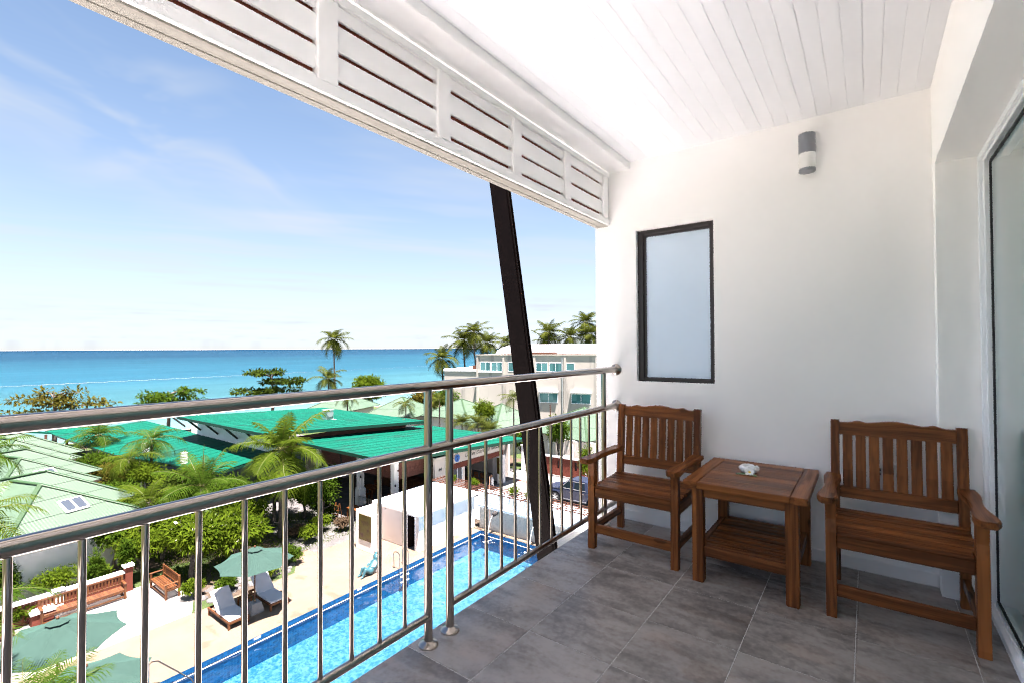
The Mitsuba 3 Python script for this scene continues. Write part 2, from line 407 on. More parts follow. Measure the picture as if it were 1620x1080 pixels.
# sliding door
sd = thing('sliding_door', 'white framed sliding glass door at the right edge of the balcony', 'door')
put('jamb', [box(0.450, 0.500, 3.262, 3.2895, 0.0, 2.2215, 0.003), box(0.466, 0.494, 3.236, 3.262, 0.055, 2.19, 0.002)], 'upvc', sd)
put('head_track', [box(0.450, 0.56, 0.35, 3.262, 2.19, 2.2215, 0.003), box(0.462, 0.468, 0.35, 3.236, 2.175, 2.19)], 'upvc', sd)
put('sill_track', [box(0.452, 0.56, 0.35, 3.262, 0.0, 0.035, 0.003), box(0.474, 0.480, 0.35, 3.236, 0.035, 0.055), box(0.498, 0.504, 0.35, 3.236, 0.035, 0.055)], 'upvc', sd)
put('gasket', [box(0.484, 0.492, 3.222, 3.236, 0.055, 2.175), box(0.484, 0.492, 0.4, 3.222, 2.162, 2.175), box(0.484, 0.492, 0.4, 3.222, 0.055, 0.066)], 'rubber', sd)
gm = tri((np.array([[0.488, 0.4, 0.066], [0.488, 3.222, 0.066], [0.488, 3.222, 2.162], [0.488, 0.4, 2.162]]), np.array([[0, 1, 2, 3]])))
put('glass', gm, 'door_glass', sd)
put('lock_knob', lathe([(0, 0), (0.012, 0), (0.012, 0.01), (0.007, 0.014), (0, 0.014)], 16, (0.466, 3.249, 1.16), 'x'), 'steel', sd, 30)
cm, pts = [], []
for y in np.linspace(0.3, 3.32, 520):
    pts.append((0.72 + 0.028 * math.sin(y * 62 + 2 * math.sin(y * 9)) + 0.008 * math.sin(y * 151), y))
pv = np.array([(x, y, z) for z in (0.03, 2.3) for x, y in pts]); n_ = len(pts)
pf = np.array([[i, i + 1, n_ + i + 1, n_ + i] for i in range(n_ - 1)])
cu = put('curtain', (pv, pf), 'curtain_cloth', None, True)
tag(cu, 'pale pleated curtain hanging behind the sliding glass door', 'curtain')
rm = put('bedroom', [box(0.62, 4.2, YB, YB + 0.1, -0.2, 3.1), box(0.62, 4.2, Y1 + 0.05, Y1 + 0.15, -0.2, 2.6), box(4.1, 4.2, YB, Y1, -0.2, 2.6), box(0.56, 4.2, YB, Y1 + 0.05, -0.1, 0.0), box(0.62, 4.2, YB, Y1, 2.6, 2.7)], 'room_paint')
tag(rm, 'plain bedroom behind the curtain and glass door', 'room')

# wall lamp
wl = thing('wall_lamp', 'grey and white cylindrical wall lamp high on the end wall', 'lamp')
LC = (-0.276, Y1 - 0.062)
put('housing', lathe([(0, 2.548), (0.043, 2.548), (0.0445, 2.546), (0.0445, 2.447), (0.0425, 2.446), (0.0425, 2.442), (0.0445, 2.441), (0.0445, 2.432), (0.040, 2.430), (0, 2.430)][::-1], 40, (*LC, 0)), 'lamp_grey', wl, 30)
put('diffuser', lathe([(0, 2.340), (0.0435, 2.340), (0.0435, 2.4298), (0, 2.4298)], 40, (*LC, 0)), 'lamp_glass', wl, 30)
put('end_cap', lathe([(0, 2.322), (0.043, 2.322), (0.0445, 2.324), (0.0445, 2.3398), (0, 2.3398)], 40, (*LC, 0)), 'lamp_grey', wl, 30)
put('wall_mount', box(LC[0] - 0.03, LC[0] + 0.03, LC[1] + 0.03, Y1, 2.45, 2.53, 0.003), 'lamp_grey', wl)

# armchairs
def arm_mesh(x, s, y0, y1, z):
    """shaped arm board: wide rounded front, waisted, x = leg centre, s = outward sign"""
    t = np.linspace(0, 1, 15)
    half = 0.030 + 0.014 * np.exp(-((t - 0.12) / 0.16) ** 2) + 0.010 * np.exp(-((t - 0.85) / 0.2) ** 2) - 0.005 * np.exp(-((t - 0.5) / 0.15) ** 2)
    half[0] -= 0.012
    yy = y0 + (y1 - y0) * t
    pin = [(x + s * 0.008 - s * (h - 0.003), y) for h, y in zip(half, yy)]
    pout = [(x + s * 0.008 + s * h, y) for h, y in zip(half, yy)]
    poly = sg.Polygon(pout + pin[::-1])
    lay = []
    hulls = []
    big, small = poly, poly.buffer(-0.005)
    a = extrude(small, 0.030, 'xy', z - 0.015)
    b = extrude(big, 0.019, 'xy', z - 0.0095)
    return [a, b]


def front_leg(x, y, zt):
    w = 0.021
    prof = [(y - 0.029, 0.0), (y - 0.031, 0.03), (y - 0.025, 0.10), (y - 0.023, 0.3), (y - 0.024, 0.40), (y - 0.014, 0.46), (y - 0.022, 0.52), (y - 0.028, zt), (y + 0.024, zt), (y + 0.022, 0.52), (y + 0.022, 0.42), (y + 0.024, 0.3), (y + 0.022, 0.08), (y + 0.016, 0.02), (y + 0.012, 0.0)]
    return extrude(prof, 2 * w, 'yz', x - w)


def back_post(x, y, zt):
    w = 0.020
    prof = [(y - 0.020, 0.0), (y + 0.022, 0.0), (y + 0.022, 0.40), (y + 0.062, zt), (y + 0.062 - 0.040, zt + 0.004), (y - 0.020, 0.42)]
    return extrude(prof, 2 * w, 'yz', x - w)


def lean(z, y):                       # the back's face leans with the posts
    return y + 0.01 + (z - 0.41) * 0.042 / 0.47


def armchair(name, label, xl, xr, yf, yb):
    c = thing(name, label, 'armchair', None)
    zt, za_ = 0.870, 0.565
    for x in (xl, xr):
        put('front_leg', front_leg(x, yf, za_ - 0.014), 'dark_wood_z', c)
        put('back_post', back_post(x, yb, zt), 'dark_wood_z', c)
        s = -1 if x == xl else 1
        put('armrest', arm_mesh(x, s, yf - 0.105, yb + 0.012, za_), 'dark_wood_y', c)
        put('side_rail', box(x - 0.013, x + 0.013, yf + 0.024, yb - 0.020, 0.30, 0.372, 0.003), 'dark_wood_y', c)
        put('side_stretcher', box(x - 0.013, x + 0.013, yf + 0.023, yb - 0.020, 0.10, 0.148, 0.003), 'dark_wood_y', c)
    a, b = xl + 0.021, xr - 0.021
    put('front_rail', box(a, b, yf - 0.017, yf + 0.012, 0.326, 0.384, 0.005), 'dark_wood_x', c)
    put('rear_rail', box(a, b, yb - 0.014, yb + 0.012, 0.30, 0.37, 0.003), 'dark_wood_x', c)
    put('front_stretcher', box(a, b, yf - 0.012, yf + 0.014, 0.096, 0.150, 0.004), 'dark_wood_x', c)
    n = 8
    y0, y1 = yf - 0.022, yb - 0.022
    p = (y1 - y0) / n
    for k in range(n):
        yc = y0 + p * (k + 0.5)
        dip = 0.012 * math.sin(PI * (k + 0.5) / n)
        e0, e1 = (a + 0.001, b - 0.001) if k == 0 else (xl - 0.012 if k > 1 else a, xr + 0.012 if k > 1 else b)
        put('seat_slat', box(e0, e1, yc - p / 2 + 0.0055, yc + p / 2 - 0.0055, 0.386 - dip, 0.404 - dip, 0.005), 'dark_wood_x', c)
    # back: lower rail, slats, shaped crest
    def leanbox(x0, x1, z0, z1, th, ch=0.003):
        m = box(x0, x1, -th / 2, th / 2, z0, z1, ch)
        v = m.vertices.copy(); v[:, 1] = lean(v[:, 2], yb) + v[:, 1]; m.vertices = v
        return m
    put('lower_back_rail', leanbox(a, b, 0.452, 0.512, 0.028), 'dark_wood_x', c)
    ns = 8
    gap = 0.0135
    w = (b - a - gap * (ns + 1)) / ns
    for k in range(ns):
        x = a + gap + k * (w + gap)
        put('back_slat', leanbox(x, x + w, 0.512, 0.795, 0.014, 0.002), 'dark_wood_z', c)
    t = np.linspace(0, 1, 41)
    top = 0.862 + 0.020 * np.exp(-((t - 0.5) / 0.20) ** 2) + 0.012 * (np.exp(-((t - 0.17) / 0.055) ** 2) + np.exp(-((t - 0.83) / 0.055) ** 2)) - 0.004
    prof = [(a + (b - a) * u, z) for u, z in zip(t, top)] + [(b, 0.792), (a, 0.792)]
    m = extrude(prof, 0.030, 'xz', -0.015)
    v = m.vertices.copy(); v[:, 1] += lean(v[:, 2], yb); m.vertices = v
    put('crest_rail', m, 'dark_wood_x', c)
    return c


armchair('wooden_armchair', 'dark wooden slatted armchair in the corner beside the railing', -1.437, -0.906, 2.80, 3.235)
armchair('wooden_armchair', 'dark wooden slatted armchair beside the sliding glass door', -0.152, 0.372, 2.765, 3.215)

# side table
tb = thing('side_table', 'square dark wooden side table with a slatted lower shelf between the armchairs', 'table')
tx0, tx1, ty0, ty1, tz = -0.832, -0.238, 2.690, 3.375, 0.549
for x in (tx0 + 0.072, tx1 - 0.072):
    for y in (ty0 + 0.056, ty1 - 0.062):
        put('leg', box(x - 0.029, x + 0.029, y - 0.029, y + 0.029, 0, tz - 0.036, 0.004), 'dark_wood_z', tb)
lx0, lx1, ly0, ly1 = tx0 + 0.101, tx1 - 0.101, ty0 + 0.085, ty1 - 0.091
for y in (ty0 + 0.056, ty1 - 0.062):
    put('apron', box(lx0, lx1, y - 0.014, y + 0.014, tz - 0.088, tz - 0.036, 0.003), 'dark_wood_x', tb)
    put('shelf_rail', box(lx0, lx1, y - 0.014, y + 0.014, 0.142, 0.196, 0.003), 'dark_wood_x', tb)
for x in (tx0 + 0.072, tx1 - 0.072):
    put('apron', box(x - 0.014, x + 0.014, ly0, ly1, tz - 0.088, tz - 0.036, 0.003), 'dark_wood_y', tb)
    put('shelf_rail', box(x - 0.014, x + 0.014, ly0, ly1, 0.142, 0.196, 0.003), 'dark_wood_y', tb)
ns = 9
sy0, sy1 = ty0 + 0.073, ty1 - 0.079
for k in range(ns):
    a_, b_ = sy0 + (sy1 - sy0) * k / ns + 0.009, sy0 + (sy1 - sy0) * (k + 1) / ns - 0.009
    put('shelf_slat', box(tx0 + 0.088, tx1 - 0.088, a_, b_, 0.178, 0.194, 0.004), 'dark_wood_x', tb)
tp = put('tabletop', [box(tx0 + 0.10, tx1 - 0.10, ty0 + 0.02, ty1 - 0.02, tz - 0.036, tz - 0.02)], 'dark_wood_x', tb)
for k in range(6):
    a_, b_ = ty0 + (ty1 - ty0) * k / 6, ty0 + (ty1 - ty0) * (k + 1) / 6
    put('plank', box(tx0 + 0.0755, tx1 - 0.0755, a_ + (0 if k == 0 else 0.0006), b_ - (0 if k == 5 else 0.0006), tz - 0.035, tz, 0.0022 if 0 < k < 5 else 0.004), 'dark_wood_x', tp)
for s_, (a_, b_) in ((0, (tx0, tx0 + 0.075)), (1, (tx1 - 0.075, tx1))):
    q = sg.box(a_, ty0, b_, ty1).buffer(-0.012).buffer(0.012, quad_segs=6).union(sg.box(a_ + (0.04 if s_ == 0 else 0), ty0, b_ - (0 if s_ == 0 else 0.04), ty1))
    put('end_board', [extrude(q, 0.024, 'xy', tz - 0.031), extrude(q.buffer(-0.003), 0.0360, 'xy', tz - 0.036)], 'dark_wood_y', tp)

# ashtray, flower, leaves
ac = np.array([-0.5655, 3.085, tz])
prof = [(0, 0.004), (0.022, 0.0), (0.040, 0.004), (0.052, 0.016), (0.0535, 0.026), (0.049, 0.036), (0.042, 0.0405), (0.036, 0.038), (0.0335, 0.030), (0.036, 0.02), (0.03, 0.012), (0, 0.010)]
am = lathe(prof, 72)
v = am.vertices.copy()
an = np.arctan2(v[:, 1], v[:, 0])
notch = sum(np.exp(-(((an - a0 + PI) % (2 * PI) - PI) / 0.20) ** 2) for a0 in (0.9, 2.99, 5.08))
v[:, 2] -= np.clip(v[:, 2] - 0.027, 0, 1) * 0.8 * np.clip(notch, 0, 1)
v[:, 0] *= 1.03; am.vertices = v + ac
a_ = put('ashtray', am, 'ceramic', None, 60)
tag(a_, 'small round white ceramic ashtray with notched rim on the side table', 'ashtray')
fl_ = thing('frangipani_flower', 'white five petal flower with yellow centre leaning on the ashtray', 'flower')
fc_ = ac + [0.014, -0.066, 0.015]
zaxis = np.array([0.05, -0.72, 0.69]); zaxis /= np.linalg.norm(zaxis)
xax = np.cross([0, 0, 1], zaxis); xax /= np.linalg.norm(xax); yax = np.cross(zaxis, xax)
for k in range(5):
    a0 = k * 2 * PI / 5 + 0.3
    u = np.linspace(0, 1, 8)[:, None]; w = np.linspace(-1, 1, 5)[None, :]
    wid = 0.0115 * np.sin(PI * (u * 0.86 + 0.06)) ** 0.7
    px = 0.003 + 0.025 * u + 0 * w; py = wid * w; pz = 0.011 * u ** 1.4 - 0.004 * u ** 4 + 0.003 * w * wid / 0.0115 + 0.0015 * w ** 2
    X_ = px * math.cos(a0) - py * math.sin(a0); Y_ = px * math.sin(a0) + py * math.cos(a0)
    V = fc_ + X_[..., None] * xax + Y_[..., None] * yax + (pz + 0 * px)[..., None] * zaxis
    F = np.array([[i * 5 + j, i * 5 + j + 1, i * 5 + j + 6, i * 5 + j + 5] for i in range(7) for j in range(4)])
    put('petal', (V.reshape(-1, 3), F), 'petal_white', fl_, True)
cen = trimesh.creation.icosphere(2, 0.0062); cen.apply_scale([1, 1, 0.5])
M4 = np.eye(4); M4[:3, 0], M4[:3, 1], M4[:3, 2], M4[:3, 3] = xax, yax, zaxis, fc_ + zaxis * 0.003
cen.apply_transform(M4)
put('flower_centre', cen, 'petal_yellow', fl_, True)
put('flower_tube', tube([fc_ + zaxis * 0.001, fc_ - zaxis * 0.012, fc_ - zaxis * 0.02 + [0, 0, -0.006]], [0.003, 0.0025, 0.002], 8), 'petal_white', fl_, True)


def leaf_blade(base, ang, L, W):
    u = np.linspace(0, 1, 12)[:, None]; w = np.linspace(-1, 1, 7)[None, :]
    wid = W * np.sin(PI * np.clip(u, 0.02, 0.985)) ** 0.75
    x = L * u + 0 * w; y = wid * w
    z = 0.0016 + 0.006 * np.sin(PI * u) * (1 - 0.3 * w ** 2) + 0.0015 * np.sin(u * 22) * w ** 2
    V = np.stack([base[0] + x * math.cos(ang) - y * math.sin(ang), base[1] + x * math.sin(ang) + y * math.cos(ang), base[2] + z + 0 * y], -1)
    F = np.array([[i * 7 + j, i * 7 + j + 1, i * 7 + j + 8, i * 7 + j + 7] for i in range(11) for j in range(6)])
    U = np.stack([np.abs(w) + 0 * u, u + 0 * w], -1).reshape(-1, 2)
    return V.reshape(-1, 3), F, U


for nm, an_, L, W, lb in (('fallen_leaf', PI + 0.25, 0.070, 0.023, 'dark green leaf with cream margin under the flower, pointing left on the table'), ('fallen_leaf', -0.45, 0.052, 0.018, 'small green leaf sticking out at the right of the flower on the table')):
    V, F, U = leaf_blade(ac + [0.012, -0.068, 0], an_, L, W)
    k_ = put(nm, (V, F), 'leaf_variegated', None, True, uv=U)
    tag(k_, lb, 'leaf')
# ================================================================ GROUND, SEA, POOL
def lawn_fn(p, n, uv):
    a = fbm(p.x * 0.5, p.y * 0.5, 0, 4); b = fbm(p.x * 9, p.y * 9, 3, 3)
    c = mix((0.018, 0.035, 0.006), (0.045, 0.07, 0.014), b)
    soil = mix((0.04, 0.028, 0.018), (0.085, 0.062, 0.042), b)
    return mix(c, soil, smoothstep(0.46, 0.58, a))


pbr('ground_mat', lawn_fn, 0.95)
pbr('deck_beige', lambda p, n, uv: mix(mix((0.128, 0.094, 0.064), (0.158, 0.122, 0.086), fbm(p.x * 1.3, p.y * 0.9, 0, 4)), (0.085, 0.058, 0.035), 0.6 * smoothstep(0.60, 0.72, fbm(p.x * 0.9 + 7, p.y * 1.6, 2, 4))), 0.8)
pbr('paving_white', lambda p, n, uv: mix((0.20, 0.19, 0.175), (0.24, 0.23, 0.215), fbm(p.x * 1.5, p.y * 1.5, 0, 4)), 0.8)
pbr('bounce_white', lambda p, n, uv: mix((0.63, 0.62, 0.60), (0.70, 0.69, 0.67), fbm(p.x * 1.5, p.y * 1.5, 0, 4)), 0.8)  # bright white for the added terrace, to throw light upwards
pbr('path_grey', lambda p, n, uv: mix((0.06, 0.058, 0.056), (0.105, 0.102, 0.098), fbm(p.x * 3, p.y * 3, 0, 4)), 0.9)
pbr('drive_conc', lambda p, n, uv: mix((0.17, 0.165, 0.16), (0.22, 0.215, 0.21), fbm(p.x * 0.8, p.y * 0.8, 0, 4)), 0.9)
pbr('sand_mat', lambda p, n, uv: mix((0.55, 0.48, 0.38), (0.66, 0.60, 0.50), fbm(p.x * 0.4, p.y * 0.4, 0, 4)), 0.95)


def sea_fn(p, n, uv):
    d = -p.x - 88 + 22 * (fbm(p.x * 0.006, p.y * 0.006, 0, 3) - 0.5)
    c = mix((0.080, 0.145, 0.150), (0.028, 0.086, 0.100), smoothstep(0, 34, d))
    c = mix(c, (0.011, 0.052, 0.078), smoothstep(30, 190, d))
    c = mix(c, (0.006, 0.029, 0.053), smoothstep(180, 1100, d))
    c = mix(c, (0.0015, 0.019, 0.042), smoothstep(1000, 7000, d))
    return c * (0.66 + 0.42 * fbm(p.x * 0.012, p.y * 0.003, 3, 4) + 0.26 * fbm(p.x * 0.12, p.y * 0.05, 9, 3))


scene['sea_mat'] = {'type': 'twosided', 'bsdf': {'type': 'bumpmap', 'arbitrary': proc(lambda p, n, uv: fbm(p.x * 0.55, p.y * 0.3, 0, 4) + 0.35 * fbm(p.x * 2.2, p.y * 1.4, 4, 2), eps=0.05), 'scale': 0.42,
                                                     'bsdf': {'type': 'principled', 'base_color': proc(sea_fn), 'roughness': 0.4, 'specular': 0.05}}}


def grid(xs, ys, z):
    X, Y = np.meshgrid(xs, ys, indexing='ij')
    Z = z(X, Y) if callable(z) else np.full_like(X, z)
    a, b = X.shape
    i, j = np.meshgrid(np.arange(a - 1), np.arange(b - 1), indexing='ij')
    q = np.stack([i * b + j, (i + 1) * b + j, (i + 1) * b + j + 1, i * b + j + 1], -1).reshape(-1, 4)
    return tri((np.stack([X, Y, Z], -1).reshape(-1, 3), q))


PX0, PX1, PY0, PY1 = -18.92, -12.4, 5.2, 22.22         # pool basin
PW = G - 0.25                                        # water level
gr = put('ground', [grid([-76, PX0], [-4000, PY0, PY1, 60, 4000], G - 0.012), grid([PX0, PX1], [-4000, PY0], G - 0.012), grid([PX0, PX1], [PY1, 60, 4000], G - 0.012), grid([PX1, 4000], [-4000, PY0, PY1, 4000], G - 0.012)], 'ground_mat')
tag(gr, kind='structure')
tag(put('beach', grid([-100, -88, -82, -76], [-4000, 0, 40, 80, 120, 4000], lambda x, y: np.interp(x, [-100, -88, -82, -76], [SEA - 0.9, SEA - 0.02, SEA + 0.6, G - 0.012])), 'sand_mat'), kind='structure')
tag(put('sea', grid([-250000, -20000, -4000, -1000, -300, -87.2], [-250000, -20000, -3000, -500, 0, 60, 150, 500, 3000, 20000, 250000], SEA), 'sea_mat'), kind='structure')
pbr('foam', lambda p, n, uv: mix((0.55, 0.68, 0.72), (0.82, 0.84, 0.84), fbm(p.x * 0.6, p.y * 0.35, 0, 3)), 0.8)
pbr('wake_foam', lambda p, n, uv: mix((0.07, 0.095, 0.105), (0.16, 0.168, 0.172), fbm(p.x * 0.6, p.y * 0.2, 0, 3)), 0.8)
wv, wf = [], []
r2 = np.random.default_rng(5)
ys_ = np.linspace(-30, 330, 700)
for k, y in enumerate(ys_):
    x = -245 - 0.045 * y + 2.0 * math.sin(y * 0.02)
    w = max(0.35, 1.5 - y * 0.0062) * (0.55 + 0.9 * meshkit.noise(np.array([y * 0.35, 1.3, 0.2])))
    if y > 120 and meshkit.noise(np.array([y * 0.12, 4.1, 0.7])) < 0.40:
        w = 0.25
    wv += [[x - w + 0.5 * r2.normal() * 0.4, y, SEA + 0.06], [x + w * 0.7 + 0.3 * r2.normal(), y, SEA + 0.06]]
    if k:
        b = 2 * k
        wf.append([b - 2, b - 1, b + 1, b])
tag(put('boat_wake', (np.array(wv), np.array(wf)), 'wake_foam'), 'thin white foam line of a boat wake crossing the sea', 'wake', kind='stuff')

tag(put('pool_deck', [sheet([(-22.75, -8), (PX1, -8), (PX1, PY0), (PX0, PY0), (PX0, PY1), (-19.4, PY1), (-19.4, 22.6), (-24.75, 22.6), (-24.75, 13.9), (-22.75, 12.6)], G), sheet([(PX0, PY1), (PX1, PY1), (PX1, 22.6), (PX0, 22.6)], G), ], 'deck_beige'), kind='structure')
tag(put('bounce_terrace', [sheet([(PX1, -30), (-1.6, -30), (-1.6, 22.6), (PX1, 22.6)], G + 0.001), sheet([(-1.6, -30), (12, -30), (12, -1.2), (-1.6, -1.2)], G + 0.001)], 'bounce_white'), kind='structure')  # unseen terrace added to bounce sunlight into the balcony
tag(put('white_paving', sheet([(-27.3, -8), (-22.75, -8), (-22.75, 8.15), (-24.6, 8.9), (-27.3, 8.9)], G + 0.001), 'paving_white'), kind='structure')
tag(put('garden_path', sheet([(-24.9, 14.2), (-24.9, 17.6), (-30, 19.9), (-40, 20.0), (-40, 18.2), (-31, 18.0), (-27.6, 15.6), (-25.6, 11.5), (-24.4, 9.2), (-23.4, 9.6)], G - 0.004), 'path_grey'), kind='structure')
tag(put('driveway', sheet([(-24.4, 23.5), (-8, 23.5), (-8, 35.3), (-40, 35.3), (-40, 33.6), (-24.4, 33.6)], G - 0.004), 'drive_conc'), kind='structure')
tag(put('driveway_edging', [box(-24.3, -20.4, 32.3, 32.55, G - 0.05, G + 0.002)], 'slat_back'), kind='structure')


def mosaic(u, v, dark):
    r = cell_rand(u, v, 3)
    c = mix((0.001, 0.038, 0.125), (0.003, 0.082, 0.235), r) if dark else mix((0.03, 0.24, 0.38), (0.25, 0.45, 0.55), r)
    fu, fv = u - dr.floor(u), v - dr.floor(v)
    j = dr.maximum(dr.abs(fu - 0.5), dr.abs(fv - 0.5))
    return mix(c, (0.02, 0.10, 0.20), smoothstep(0.43, 0.47, j))


pbr('mosaic_wall', lambda p, n, uv: mosaic((p.x + p.y) * 9.0, p.z * 14.0, True), 0.3)


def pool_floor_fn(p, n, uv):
    # blue mosaic; pale mottling and warp paint in water caustics and refraction
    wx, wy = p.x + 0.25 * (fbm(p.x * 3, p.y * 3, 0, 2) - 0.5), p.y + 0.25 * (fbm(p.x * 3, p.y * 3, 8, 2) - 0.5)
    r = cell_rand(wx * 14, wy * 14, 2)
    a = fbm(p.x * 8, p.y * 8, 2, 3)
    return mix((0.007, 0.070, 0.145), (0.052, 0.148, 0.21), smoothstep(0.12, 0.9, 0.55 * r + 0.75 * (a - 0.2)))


pbr('mosaic_caustic_floor', pool_floor_fn, 0.3)
PB = G - 1.08
pl = thing('swimming_pool', 'long rectangular blue mosaic swimming pool below the balcony', 'pool')
put('basin_floor', grid([PX0, PX1], [PY0, PY1], PB), 'mosaic_caustic_floor', pl)
put('basin_wall', [tri((np.array([[PX0, PY0, PB], [PX0, PY1, PB], [PX0, PY1, G], [PX0, PY0, G]]), np.array([[0, 1, 2, 3]]))), tri((np.array([[PX0, PY1, PB], [PX1, PY1, PB], [PX1, PY1, G], [PX0, PY1, G]]), np.array([[0, 1, 2, 3]]))),
                   tri((np.array([[PX1, PY0, PB], [PX1, PY1, PB], [PX1, PY1, G], [PX1, PY0, G]]), np.array([[0, 1, 2, 3]]))), tri((np.array([[PX0, PY0, PB], [PX1, PY0, PB], [PX1, PY0, G], [PX0, PY0, G]]), np.array([[0, 1, 2, 3]])))], 'mosaic_wall', pl)
put('overflow_lip', [box(PX0, PX0 + 0.045, PY0, PY1, PW + 0.012, PW + 0.03), box(PX0 + 0.045, PX1, PY1 - 0.045, PY1, PW + 0.012, PW + 0.03)], 'upvc', pl)
put('overflow_slot', [box(PX0, PX0 + 0.02, PY0, PY1, PW + 0.03, PW + 0.052), box(PX0 + 0.02, PX1, PY1 - 0.02, PY1, PW + 0.03, PW + 0.052)], 'rubber', pl)
for y in (9.0, 13.6, 19.4):
    put('skimmer_plate', box(PX0 - 0.001, PX0 + 0.006, y - 0.13, y + 0.13, G - 0.10, G - 0.03, 0.002), 'upvc', pl)
scene['water'] = {'type': 'thindielectric', 'int_ior': 1.33, 'specular_transmittance': rgb((0.93, 0.985, 0.99))}


def ripple(X, Y):
    z = 0
    r3 = np.random.default_rng(3)
    for k in range(16):
        a, L = r3.uniform(0, 2 * PI), r3.uniform(0.35, 1.6)
        z = z + 0.0035 * L * np.sin((X * math.cos(a) + Y * math.sin(a)) * 2 * PI / L + r3.uniform(0, 6))
    for cx, cy in ((-17.95, 21.45), (-15.0, 21.45)):
        d = np.hypot(X - cx, Y - cy)
        z = z + 0.03 * np.exp(-d / 0.7) * np.cos(d * 14)
    return PW + z


tag(put('pool_water', grid(np.linspace(PX0 + 0.001, PX1, 110), np.linspace(PY0, PY1 - 0.001, 260), ripple), 'water', None, True), kind='structure')

# ================================================================ POOL END WALL, SHACK
pbr('white_render', lambda p, n, uv: mix(mix((0.66, 0.65, 0.635), (0.76, 0.755, 0.74), fbm(p.x * 0.9, p.y * 0.9, p.z * 0.9, 4)), (0.42, 0.40, 0.37), 0.45 * smoothstep(0.62, 0.78, fbm(p.x * 2.5, p.y * 2.5, p.z * 0.9, 4))), 0.8)
pbr('pale_blue_render', lambda p, n, uv: mix((0.60, 0.66, 0.69), (0.67, 0.72, 0.745), fbm(p.x, p.y, p.z, 4)), 0.8)
pbr('stone_facing', lambda p, n, uv: mix((0.30, 0.285, 0.26), (0.50, 0.47, 0.42), fbm(p.x * 9, p.y * 9, p.z * 26, 4)), 0.9, bump=(lambda p, n, uv: fbm(p.x * 8, p.y * 8, p.z * 24, 3), 0.02))
pbr('pink_render', lambda p, n, uv: mix((0.60, 0.545, 0.51), (0.69, 0.64, 0.605), fbm(p.x, p.y, p.z, 4)), 0.8)
pbr('rust_wood', lambda p, n, uv: mix((0.05, 0.016, 0.008), (0.10, 0.038, 0.02), fbm(p.x * 3, p.y * 6, p.z * 6, 4)), 0.8)
pbr('black_paint', (0.035, 0.03, 0.028), 0.8)
pe = thing('pool_end_wall', 'white and stone faced wall with water spouts at the far end of the pool', 'wall')
put('stone_facing', box(-19.35, -6, 22.60, 22.9, G, G + 1.30), 'stone_facing', pe)
put('white_head', [box(-19.35, -6, 22.42, 22.9, G + 1.30, G + 1.42, 0.01), box(-19.35, -6, 22.50, 22.9, G + 1.42, G + 2.30, 0.01)], 'pale_blue_render', pe)
for x in (-17.95, -15.0, -10.0):
    sp = thing('water_spout', {-17.95: 'dark carved head spout on the pool end wall, the one nearer the white hut', -15.0: 'dark carved head spout on the pool end wall, seen just left of the leaning strut', -10.0: 'dark carved head spout on the pool end wall farthest from the hut'}[x], 'spout', 'spouts on the pool end wall')
    z0 = G + 1.16
    body = trimesh.creation.icosphere(2, 0.16); body.apply_scale([0.8, 1.25, 0.8]); body.apply_translation([x, 22.42, z0])
    snout = manifold3d.Manifold.hull_points(np.array([[x + sx * w, y, z0 + dz] for (w, y, dz) in ((0.09, 22.36, 0.08), (0.09, 22.36, -0.05), (0.06, 22.14, 0.03), (0.06, 22.14, -0.05)) for sx in (-1, 1)]))
    jaw = manifold3d.Manifold.hull_points(np.array([[x + sx * w, y, z0 + dz] for (w, y, dz) in ((0.08, 22.36, -0.08), (0.08, 22.36, -0.14), (0.05, 22.18, -0.11), (0.05, 22.18, -0.14)) for sx in (-1, 1)]))
    put('head', [body, snout, jaw], 'black_paint', sp)
    put('ear', [trimesh.creation.icosphere(1, 0.05).apply_translation([x + s * 0.1, 22.46, z0 + 0.11]) for s in (-1, 1)], 'stone_facing', sp)
    t = np.linspace(0, 1, 9)
    jet = tube([(x, 22.16 - 0.55 * u, z0 - 0.07 - (z0 - 0.07 - PW) * u ** 2) for u in t], 0.014 + 0.006 * t, 8)
    tag(put('water_jet', jet, 'foam', None, True), {-17.95: 'thin white stream falling from the spout nearer the white hut', -15.0: 'thin white stream falling from the spout left of the leaning strut', -10.0: 'thin white stream falling from the farthest spout'}[x], 'water stream')
    r4 = np.random.default_rng(int(-x * 10))
    bl = []
    for _ in range(70):
        a, d = r4.uniform(0, 2 * PI), abs(r4.normal()) * 0.15
        s = trimesh.creation.icosphere(1, r4.uniform(0.012, 0.035)); s.apply_scale([1.4, 1.4, 0.5]); s.apply_translation([x + d * math.cos(a) * 1.3, 21.6 + d * math.sin(a), PW + 0.012 * r4.random()]); bl.append(s)
    tag(put('splash_foam', bl, 'foam', None, True), {-17.95: 'patch of white splash foam under the spout nearer the hut', -15.0: 'patch of white splash foam under the spout beside the strut', -10.0: 'patch of white splash foam under the farthest spout'}[x], 'foam', kind='stuff')

